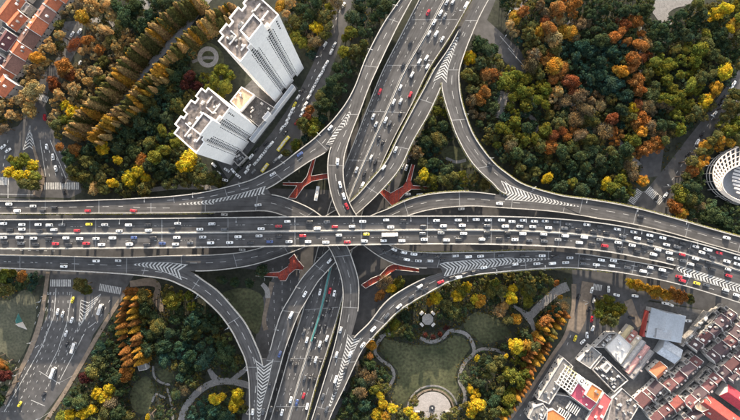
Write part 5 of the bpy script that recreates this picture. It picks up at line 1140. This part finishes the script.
# ------------------------------------------------------------------ vehicles
def loft(rings, caps=True):
    mb = MB(); k = len(rings[0])
    for r in rings: mb.v += [tuple(p) for p in r]
    for i in range(len(rings)-1):
        for j in range(k): mb.f.append((i*k+j, i*k+(j+1) % k, (i+1)*k+(j+1) % k, (i+1)*k+j))
    if caps:
        mb.f.append(tuple(range(k-1, -1, -1))); mb.f.append(tuple((len(rings)-1)*k+j for j in range(k)))
    return mb
def xring(x, hw, z0, z1, c):
    return [(x, -hw+c, z0), (x, hw-c, z0), (x, hw, z0+c), (x, hw, z1-c), (x, hw-c*1.3, z1), (x, -hw+c*1.3, z1), (x, -hw, z1-c), (x, -hw, z0+c)]
def car_meshes(L, Wd, H, hood, cab0, cab1, roof0, roof1, belt):
    """body with bonnet, boot and tapering cabin along +x (front)"""
    h = L/2; w = Wd/2; parts = {}
    b = loft([xring(-h, w*.78, .35, belt*.80, .10), xring(-h+.12, w*.92, .24, belt*.95, .12), xring(-h+.7, w, .2, belt, .13), xring(0, w, .2, belt+.02, .13), xring(h-1.2, w*.99, .2, hood+.05, .13), xring(h-.45, w*.93, .22, hood-.04, .13), xring(h-.1, w*.8, .28, hood-.14, .12), xring(h, w*.66, .36, hood-.26, .1)])
    ww = w*.80; rw = w*.66; zb = belt-.03
    c = [(cab0, -ww, zb), (cab1, -ww, zb), (cab1, ww, zb), (cab0, ww, zb)]; t = [(roof0, -rw, H), (roof1, -rw, H), (roof1, rw, H), (roof0, rw, H)]
    b.hexa(c, t)
    rm = [(roof0+.12, -rw*.9, H), (roof1-.12, -rw*.9, H), (roof1-.12, rw*.9, H), (roof0+.12, rw*.9, H)]
    b.hexa(rm, [(p[0], p[1]*.93, H+.04) for p in rm])
    me = b.mesh('car_body'); me.materials.append(M['carpaint']); parts['body'] = me
    def lerp(p, q, f): return Vector(p).lerp(Vector(q), f)
    def pane(i, j, name, m0=.08, m1=.92, off=.02):
        a, b_, c_, d = (Vector(p) for p in (c[i], c[j], t[j], t[i])); n = (b_-a).cross(d-a).normalized()*off
        p0, p1 = a.lerp(d, m0), b_.lerp(c_, m0); p2, p3 = b_.lerp(c_, m1), a.lerp(d, m1)
        e = .07; mb = MB(); mb.quad(p0.lerp(p1, e)+n, p1.lerp(p0, e)+n, p2.lerp(p3, e)+n, p3.lerp(p2, e)+n); m = mb.mesh(name); m.materials.append(M['carglass']); parts.setdefault(name, []).append(m)
    pane(1, 2, 'windscreen'); pane(3, 0, 'rear_window'); pane(0, 1, 'side_window'); pane(2, 3, 'side_window')
    mb = MB(); mb.tube((0, -.11, 0), (0, .11, 0), .33, .33, 12); wm = mb.mesh('wheel'); wm.materials.append(M['tyre'])
    parts['wheels'] = (wm, [(h-.9, w-.1, .33), (h-.9, -w+.1, .33), (-h+.85, w-.1, .33), (-h+.85, -w+.1, .33)])
    return parts
SEDAN = car_meshes(4.75, 1.86, 1.46, .92, -1.75, 1.05, -1.05, .30, .95)
HATCH = car_meshes(4.35, 1.84, 1.55, .98, -2.0, 1.05, -1.65, .35, 1.0)
SUV = car_meshes(4.85, 1.95, 1.75, 1.1, -2.25, 1.15, -1.95, .45, 1.1)
VAN = car_meshes(5.3, 2.0, 2.1, 1.15, -2.55, 1.9, -2.45, 1.0, 1.15)
def bus_meshes(L, Wd, H):
    h, w = L/2, Wd/2; b = loft([xring(-h, w*.94, .4, H-.12, .15), xring(-h+.2, w, .35, H, .2), xring(h-.25, w, .35, H, .2), xring(h, w*.93, .4, H-.15, .15)]); me = b.mesh('bus_body'); me.materials.append(M['carpaint'])
    P = {'body': me}
    mb = MB(); mb.quad((h+.02, -w*.85, 1.2), (h+.02, w*.85, 1.2), (h+.01, w*.82, H-.5), (h+.01, -w*.82, H-.5)); m = mb.mesh('windscreen'); m.materials.append(M['carglass']); P['windscreen'] = [m]
    for s in (-1, 1):
        mb = MB(); q = [(-h+.5, s*(w+.015), 1.4), (h-.5, s*(w+.015), 1.4), (h-.5, s*(w+.015), H-.55), (-h+.5, s*(w+.015), H-.55)]; mb.quad(*(q if s < 0 else q[::-1])); m = mb.mesh('side_window'); m.materials.append(M['carglass']); P.setdefault('side_window', []).append(m)
    for x in (-h*.45, h*.35):
        mb = MB(); mb.box(x, 0, H, 2.4, Wd*.55, .28); m = mb.mesh('roof_hatch'); m.materials.append(M['roof_white']); P.setdefault('roof_hatch', []).append(m)
    mb = MB(); mb.tube((0, -.15, 0), (0, .15, 0), .48, .48, 12); wm = mb.mesh('wheel'); wm.materials.append(M['tyre'])
    P['wheels'] = (wm, [(h-2.4, w-.12, .48), (h-2.4, -w+.12, .48), (-h+2.6, w-.12, .48), (-h+2.6, -w+.12, .48)]); return P
BUS = bus_meshes(11.0, 2.5, 3.1); COACH = bus_meshes(8.0, 2.35, 2.9)
def truck_meshes():
    P = {}; b = loft([xring(3.7, 1.15, .5, 2.5, .15), xring(4.3, 1.2, .45, 2.7, .18), xring(5.2, 1.2, .45, 2.6, .18), xring(5.6, 1.1, .5, 2.2, .2)]); b.box(-.9, 0, .6, 9.6, .9, .4); me = b.mesh('truck_cab'); me.materials.append(M['carpaint']); P['body'] = me
    mb = MB(); mb.box(-1.1, 0, 1.0, 9.3, 2.5, 2.6); m = mb.mesh('cargo_box'); m.materials.append(M['roof_white']); P['cargo_box'] = [m]
    mb = MB(); mb.quad((5.42, -1.0, 1.5), (5.62, -.98, 1.4), (5.62, .98, 1.4), (5.42, 1.0, 2.45)); mb.v = []; mb.f = []; mb.quad((5.63, -.95, 1.35), (5.63, .95, 1.35), (5.5, .95, 2.3), (5.5, -.95, 2.3)); m = mb.mesh('windscreen'); m.materials.append(M['carglass']); P['windscreen'] = [m]
    mb = MB(); mb.tube((0, -.15, 0), (0, .15, 0), .5, .5, 12); wm = mb.mesh('wheel'); wm.materials.append(M['tyre'])
    P['wheels'] = (wm, [(4.6, 1.05, .5), (4.6, -1.05, .5), (-3.6, 1.05, .5), (-3.6, -1.05, .5), (-4.8, 1.05, .5), (-4.8, -1.05, .5)]); return P
TRUCK = truck_meshes()
CC = {'w': ((.72, .72, .71), 'white'), 'k': ((.022, .022, .025), 'black'), 'g': ((.20, .205, .21), 'grey'), 's': ((.42, .43, .44), 'silver'), 'r': ((.36, .018, .030), 'red'), 'y': ((.62, .50, .04), 'yellow'), 'b': ((.045, .075, .20), 'blue'), 'd': ((.07, .075, .085), 'dark grey')}
VEH = []; RV = random.Random(99)
def vehicle(x, y, code, z, rz, where, order, kind=None, size=1.0, fixed=None):
    col, cn = CC[code]
    if kind is None:
        kind = 'car'; P = RV.choices((SEDAN, HATCH, SUV), (5, 2, 3))[0]
    else: P = {'van': VAN, 'bus': BUS, 'minibus': COACH, 'truck': TRUCK}[kind]
    b = RV.uniform(.85, 1.1); p = W(x, y, z+.75)
    o = link(kind if kind != 'car' else 'car', P['body'], None, None, (p[0], p[1], z)); o.rotation_euler = (0, 0, rz); o.color = (*[min(.86, k*b) for k in col], 1); o.scale = (size,)*3
    for nm, L in P.items():
        if nm in ('body', 'wheels'): continue
        for m in L: link(nm, m, o)
    wm, pos = P['wheels']
    for q in pos: link('wheel', wm, o, None, q)
    VEH.append((o, cn, kind, where, order, fixed)); return o
def on_road(r, tile, txt, where, sign=1, lanes=None, z=None):
    """txt: 'X Y colour' triples in 6x tile pixels"""
    t = txt.split()
    for i in range(0, len(t), 3):
        x, y, c = tile[0]+float(t[i])/6, tile[1]+float(t[i+1])/6, t[i+2]; kind = None; fixed = None
        if len(c) > 1: kind = {'v': 'van', 'B': 'bus', 'T': 'truck', 'M': 'minibus'}[c[1]]; c = c[0]
        zz, rz, k, f = r.near(x, y); w = where
        if lanes:
            for lim, nm in lanes:
                if f < lim: w = nm; break
        if c == 'k' and RV.random() < .45: c = RV.choice('kdd')
        if c == 'w' and kind is None and RV.random() < .22: c = 's'
        sg = sign if not callable(sign) else sign(f)
        if kind == 'truck': fixed = 'long white box truck on the main viaduct, longest vehicle there'
        vehicle(x, y, c, zz+.06, rz+(math.pi if sg < 0 else 0)+RV.gauss(0, .012), w, x if abs(math.cos(rz)) > .6 else y, kind, 1.0, fixed)
LA = [(.28, 'the topmost lane of the main viaduct'), (.5, 'the second lane down of main viaduct'), (.735, 'the third lane down of main viaduct'), (2, 'the bottom lane of the main viaduct')]
sA = lambda f: -1 if f < .5 else 1
for tile, txt in (((0, 210), '20 80 w 130 87 w 227 87 w 295 90 w 370 90 k 533 85 y 627 88 s 58 118 k 130 115 w 235 125 k 322 118 w 460 124 r 714 126 w 20 165 w 118 165 w 200 170 w 290 172 k 395 168 w 477 172 w 575 172 w 675 168 w 27 192 k 125 200 k 213 205 k 332 203 r 410 208 k 517 201 r 608 207 w'),
  ((123, 210), '32 90 w 147 90 k 327 80 w 533 82 w 152 122 w 292 115 k 460 115 w 608 115 k 65 165 b 180 168 k 322 165 w 478 162 w 690 160 w 38 205 w 143 207 k 235 200 b 315 205 w 402 198 k 525 197 w 640 195 w'),
  ((246, 210), '248 68 w 380 73 k 485 70 k 700 68 w 90 112 w 195 97 r 427 110 w 533 100 r 636 98 w 78 155 w 198 157 k 340 155 r 557 152 w 722 145 y 28 195 k 142 190 b 258 190 w 372 190 w 479 193 w 608 192 r 710 187 w'),
  ((369, 210), '103 60 w 205 62 k 405 63 w 535 60 w 643 57 w 715 60 w 130 102 w 325 98 k 447 96 w 560 93 w 710 95 k 125 147 wT 323 142 k 433 138 g 568 141 w 710 138 k 88 184 w 198 185 w 332 176 w 465 180 w 540 176 k 678 175 w'),
  ((492, 210), '57 60 w 120 68 w 188 62 w 255 67 w 320 66 w 388 72 k 460 84 k 570 88 w 650 97 k 80 97 w 167 98 s 245 100 w 340 107 w 435 110 k 522 120 k 612 130 k 690 137 k 95 138 k 185 142 w 310 145 w 440 155 w 555 163 w 648 178 g 45 173 k 138 178 w 225 182 k 315 187 k 397 178 g 525 195 w 600 205 k 678 215 r'),
  ((615, 210), '15 115 w 113 132 w 210 152 w 288 167 w 338 180 k 408 200 k 485 220 w 553 237 wv 627 258 r 735 290 w 47 158 k 135 170 w 213 187 k 310 208 w 372 222 k 457 242 k 523 255 w 585 285 k 673 308 w 735 325 w 20 195 w 104 212 w 180 222 k 257 238 w 327 257 w 405 268 r 485 292 w 565 315 k 680 357 w 33 232 k 135 247 k 232 266 w 333 294 w 410 305 k 455 325 s 505 332 k 585 355 k 685 395 r')):
    on_road(rA, tile, txt, '', sA, LA)
w4 = 'the upper left ramp'
on_road(r4, (0, 210), '102 5 w 255 5 k', w4, 1); on_road(r4, (0, 140), '52 385 w 197 397 w 325 405 k', w4, 1); on_road(r4, (0, 210), '525 5 r', w4); on_road(r4, (123, 210), '62 4 r', w4)
on_road(r4, (246, 140), '72 390 w', w4)
wC = 'the lower left ramp'
on_road(r1, (0, 210), '383 338 w 577 305 w 708 303 w', wC)
wF = 'the ramp slanting down left from the crossing'
on_road(r2, (246, 210), '500 306 w', wF); on_road(r2, (246, 280), '352 85 w 270 210 wv', wF); on_road(r2, (246, 350), '202 25 b 140 215 k 150 355 k 102 370 k', wF)
on_road(rC2, (246, 350), '40 372 w', 'the lower left loop ramp')
on_road(r2, (492, 140), '45 382 w', 'the upper right ramp near its chevrons')
wI = 'the packed lower right ramp'
on_road(r3, (369, 210), '150 237 w 210 255 w 95 252 k 270 265 w 335 268 k 155 274 k 412 280 k 518 275 w 597 280 w 670 277 w 227 297 w 297 305 w 367 305 w 445 297 k', wI)
on_road(rH, (369, 210), '690 345 w 540 403 w 500 406 k 575 385 k 632 370 k', 'the lower right ramp beside chevrons')
on_road(r3, (492, 210), '50 272 k 187 272 k 302 274 w', wI); on_road(rH, (492, 210), '380 282 k 468 286 w 547 292 k 657 300 w 730 303 w 140 325 w 270 322 w 363 320 w 443 315 s 545 321 k 627 328 w 720 335 w', wI)
on_road(rH, (615, 210), '45 317 k 75 345 k 150 333 k 213 345 w 285 360 w 170 367 w 300 385 k 385 400 r 435 395 w', wI); on_road(rH, (615, 280), '405 4 r 493 20 y 550 30 k 665 60 s 730 90 w', wI)
on_road(rE, (615, 210), '155 40 k 670 167 w', 'the uppermost ramp at the right edge', -1); on_road(rE, (369, 140), '725 145 k', 'the upper right loop ramp', -1); on_road(rE, (369, 0), '583 30 wv 540 195 k', 'the narrow ramp cut by the top edge', -1)
wJ = lambda f: 'x'
LJN = [(.495, 'the left half of upper vertical viaduct'), (2, 'the right half of upper vertical viaduct')]
LJS = [(.495, 'the left half of lower vertical viaduct'), (2, 'the right half of lower vertical viaduct')]
sJ = lambda f: 1 if f < .5 else -1
on_road(rJ, (369, 0), '468 12 w 505 8 w 430 77 w 455 95 g 355 75 r 392 132 w 360 200 w 403 202 w 440 235 w 248 258 k 302 305 k 345 347 w 303 368 w 205 390 k 245 405 k 350 400 w', '', sJ, LJN)
on_road(rJ, (369, 70), '258 28 w 188 105 w 248 148 r 148 192 w 190 187 w 188 260 k 100 300 w 125 320 k 65 130 r 25 280 w 42 325 w 60 405 k', '', sJ, LJN)
on_road(rJ, (369, 140), '82 12 k 12 105 w 38 130 k', '', sJ, LJN); on_road(rJ, (246, 140), '663 180 w 710 200 k 700 270 w', '', sJ, LJN)
on_road(rJ, (246, 280), '443 72 w 503 65 r 530 80 w 483 130 k 500 180 k 460 215 k 398 268 k 440 275 k 473 275 k 347 312 k 365 360 w 412 350 k 485 350 w 443 385 w', '', sJ, LJS)
on_road(rJ, (246, 350), '268 70 k 297 95 k 378 50 k 418 58 w 445 72 k 350 170 k 380 170 k 410 180 k 345 275 r 268 300 w 305 315 b 367 338 w 215 375 w 183 380 k', '', sJ, LJS)
on_road(r1, (369, 140), '160 58 w 88 165 w', 'the ramp slanting up right from the crossing')
wG = 'the bulging ramp above the crossing'
on_road(r3, (246, 140), '550 130 w 565 268 w 587 338 w 605 398 r', wG)
on_road(rB1, (246, 140), '323 85 b 160 205 w', 'the ramp beside the parking street'); on_road(rB1, (246, 70), '505 347 w', 'the ramp beside the parking street')
wS = 'the twin ramp at the bottom centre'
on_road(r4, (246, 280), '567 300 w', wS, -1); on_road(r4, (246, 350), '543 28 w 460 280 k 430 402 k', wS, -1)
on_road(rH, (246, 350), '625 25 w 597 110 k 535 240 k 538 175 wv 483 355 k', wS)
wR = 'the ramp left of the lower middle park'
on_road(rH, (246, 280), '700 390 w', wR); on_road(rH, (369, 280), '25 295 w 107 215 k 180 158 w 255 100 k 305 38 w 340 55 k 430 12 r', wR)
def on_street(tile, txt, deg, where, jit=.05):
    """deg: heading in the picture, counter-clockwise from right"""
    t = txt.split()
    for i in range(0, len(t), 3):
        c = t[i+2]; kind = None
        if len(c) > 1: kind = {'v': 'van', 'B': 'bus', 'M': 'minibus'}[c[1]]; c = c[0]
        x, y = tile[0]+float(t[i])/6, tile[1]+float(t[i+1])/6; vehicle(x, y, c, .045, math.radians(deg)+RV.gauss(0, jit), where, y, kind, 1.0)
wp = 'the kerb line along the parking street'
on_street((246, 70), '460 8 w 446 31 w 432 54 w 420 78 s 407 102 w 395 125 w 378 160 w 358 205 w 346 235 w 334 265 w', 56, wp)
on_street((246, 0), '585 30 w 530 268 s 512 310 w 484 378 w 470 402 w 475 265 w 405 345 k', 58, wp)
wk = 'the tower side of the parking street'
on_street((246, 70), '312 163 w 291 208 y 280 236 w 265 266 w 250 298 w 240 324 w 215 350 w 303 315 r 340 120 k 235 375 k', 56, wk)
on_street((246, 140), '152 22 w 126 50 s 110 75 w 90 97 w 74 119 w 58 137 w 30 100 w 14 160 w 4 187 w 45 190 g 205 100 w 176 122 g 20 140 k 60 60 k 118 20 k', 50, wk)
on_street((246, 140), '212 42 yM 240 5 yM 116 168 yM', 50, wk)
on_street((123, 140), '545 150 w 575 200 w 600 215 k 622 180 w 660 185 w 690 215 w 700 160 k 610 240 w', 140, 'the yard below the shorter tower', .2)
on_street((246, 140), '427 322 wB', 77, 'the ground beside the bright red footbridge')
ws = 'the wide street at lower left'
on_street((0, 280), '345 190 w 375 205 w 430 240 w 435 120 y 395 320 w 400 385 k 445 405 wM 605 175 wM', 72, ws); on_street((0, 350), '322 135 wM 262 265 k 118 325 y', 60, ws)
wn_ = 'the junction at the left edge'
on_street((0, 140), '18 40 w 48 62 w', 40, wn_); on_street((0, 140), '280 40 w 318 100 w 335 170 w 375 240 k 385 310 k', 100, wn_); on_street((0, 70), '268 285 r', 100, wn_)
on_street((0, 0), '433 205 w 478 190 w 480 380 w', 60, 'the shaded yard in the brown wood')
we = 'the street at the right edge'
on_street((615, 70), '650 42 w 600 262 w 525 385 k 715 80 w 700 102 w 580 235 k 660 165 k 640 195 k', 52, we); on_street((615, 140), '495 12 w 440 85 k 305 330 w 250 345 k', 55, we)
wm_ = 'the market junction at lower right'
on_street((492, 280), '600 235 r 605 290 w 570 330 w 545 370 w 500 350 y 700 55 w 615 120 w 520 100 k 600 60 w 620 105 k 580 175 k', 70, wm_, .4); on_street((492, 350), '295 205 w', 58, 'the street beside the grey flat roof')
on_street((615, 280), '300 140 w 332 148 w 205 190 k 10 90 w 120 95 w 100 225 k 440 245 w', 165, 'the yard above the grey hall', .1)
wu = 'the shaded street under the main viaduct'
on_street((123, 210), '520 27 k 608 27 w 715 238 w', 0, wu); on_street((369, 140), '305 327 w 233 325 w 555 413 w', 5, wu); on_street((246, 350), '588 220 wv', 80, 'the ground beside the twin ramp')
on_street((369, 140), '200 155 w 240 120 k 225 165 w 258 80 w', 68, 'the ground near the upper right footbridge', .05)
# about 300 cars are things of their own: those on the highest decks, nearest the camera; the lowest and darkest ones beyond that are one mass
cars = sorted([v for v in VEH if v[2] == 'car'], key=lambda v: (-round(v[0].location.z/4), {'white': 0, 'red': 0, 'yellow': 0, 'blue': 0}.get(v[1], 1)))
rest = cars[300:]; gone = set(id(v) for v in rest); VEH = [v for v in VEH if id(v) not in gone]
bp, gp_, col_ = MB(), MB(), []
for v in rest:
    o = v[0]; mw = o.matrix_basis.copy()
    for ob in [o]+list(o.children):
        mt = mw if ob is o else mw @ ob.matrix_basis; tgt = bp if ob is o else gp_; n = len(tgt.v)
        tgt.v += [tuple(mt @ q.co) for q in ob.data.vertices]; tgt.f += [tuple(n+i for i in p.vertices) for p in ob.data.polygons]
        if ob is o: col_ += [tuple(o.color)]*sum(len(p.vertices) for p in ob.data.polygons)
    for ob in list(o.children)+[o]: bpy.data.objects.remove(ob)
if rest:
    cm = pbr('mixed_car_paint', (1, 1, 1), .35, .0, 1.0); t_ = cm.node_tree; pr_ = [n for n in t_.nodes if n.type == 'BSDF_PRINCIPLED'][0]; a_ = t_.nodes.new('ShaderNodeAttribute'); a_.attribute_name = 'tint'; t_.links.new(a_.outputs['Color'], pr_.inputs['Base Color'])
    me = bp.mesh('distant_cars'); at = me.color_attributes.new('tint', 'FLOAT_COLOR', 'CORNER'); at.data.foreach_set('color', np.array(col_, np.float32).ravel())
    ro = link('distant_cars', me, None, cm); tag(ro, 'the smaller cars down on the streets and lower vertical viaduct', 'cars', kind='stuff'); gp_.build('windows', M['carglass'], ro)['kind'] = 'stuff'
by = defaultdict(list)
for v in VEH: by[(v[3], v[1], v[2])].append(v)
for (w, cn, kind), L in by.items():
    L.sort(key=lambda v: v[4]); hor = 'viaduct' in w and 'vertical' not in w or w in (w4, wC, wI)
    for i, v in enumerate(L):
        lb = v[5] or (f'only {cn} {kind} on {w}' if len(L) == 1 else f'{ordinal(i+1)} {cn} {kind} from the {"left" if hor else "top"} on {w}')
        lb = lb.replace(' on the topmost lane', ' in the topmost lane').replace(' on the second lane', ' in the second lane').replace(' on the third lane', ' in the third lane').replace(' on the bottom lane', ' in the bottom lane').replace(' on the yard', ' in the yard').replace(' on the shaded yard', ' in the shaded yard').replace(' on the kerb line', ' in the kerb line')
        tag(v[0], lb, kind if kind != 'minibus' else 'bus', f'{kind}s on {w}')
        if len(lb.split()) > 16: print('LONG', lb)
print('vehicles', len(VEH))

# ------------------------------------------------------------------ street lamps on the parapets
mb = MB(); mb.tube((0, 0, 0), (0, 0, 8.5), .13, .08, 8); LP = mb.mesh('pole'); LP.materials.append(M['metal'])
mb = MB(); mb.tube((0, 0, 8.4), (2.6, 0, 9.0), .07, .05, 6); LA_ = mb.mesh('arm'); LA_.materials.append(M['metal'])
mb = MB(); mb.box(2.9, 0, 8.9, 1.3, .45, .2); LH = mb.mesh('lamp_head'); LH.materials.append(M['metal'])
mb = MB(); mb.box(2.95, 0, 8.86, .9, .32, .04); LL = mb.mesh('lens'); LL.materials.append(M['lampglass'])
LAMPS = []
def lamp(p, rz, where, order):
    r = empty('street_lamp', p, rz); link('pole', LP, r); link('arm', LA_, r); h = link('lamp_head', LH, r); link('lens', LL, h); LAMPS.append((r, where, order))
def lamps(rd, side, i0, i1, step, where, dep='x'):
    acc = step*.5; P, Q = (rd.A, rd.B) if side == 'a' else (rd.B, rd.A)
    for i in range(1, len(P)):
        if not i0 <= rd.idx[i] <= i1: continue
        acc += (P[i]-P[i-1]).length
        if acc >= step:
            acc = 0; d = Q[i]-P[i]; p = P[i]+d.normalized()*.18; p.z += 1.0; q = PX(p); lamp(p, math.atan2(d[1], d[0]), where, q[0] if dep == 'x' else q[1])
lamps(rC2, 'a', 3, 12, 30, 'the lower left loop ramp'); lamps(rB1, 'a', 3, 12, 32, 'the ramp beside the parking street')
lamps(rE, 'a', 7, 18, 34, 'the upper right loop ramp'); lamps(rH, 'b', 3, 17, 32, 'the lower edge of the lower right ramp')
lamps(rA, 'a', 0, 14, 38, 'the top edge of the main viaduct'); lamps(r2, 'a', 12, 17, 32, 'the left edge of ramp slanting down left', 'y'); lamps(r3, 'a', 0, 4, 34, 'the left edge of the top ramp', 'y')
lamps(rJ, 'b', 0, 4, 40, 'the right edge of upper vertical viaduct', 'y')
for i, (x, y, dg) in enumerate(((663, 187, 160), (690, 152, 150), (686, 161, 150), (722, 80, 150), (705, 120, 150), (500, 44, 60), (504, 20, 60), (640, 192, 20), (305, 93, 200), (322, 60, 200), (583, 300, 200), (45, 300, 10), (36, 340, 10), (22, 372, 20), (72, 376, 200), (50, 412, 200))):
    lamp(W(x, y, .05), math.radians(dg), 'the streets at ground level', x)
bl = defaultdict(list)
for l in LAMPS: bl[l[1]].append(l)
for w, L in bl.items():
    L.sort(key=lambda l: l[2]); v = 'top' if 'left edge' in w or 'right edge' in w else 'left'
    for i, l in enumerate(L): tag(l[0], f'{ordinal(i+1)} street lamp from the {v} on {w}', 'street lamp', f'street lamps on {w}')
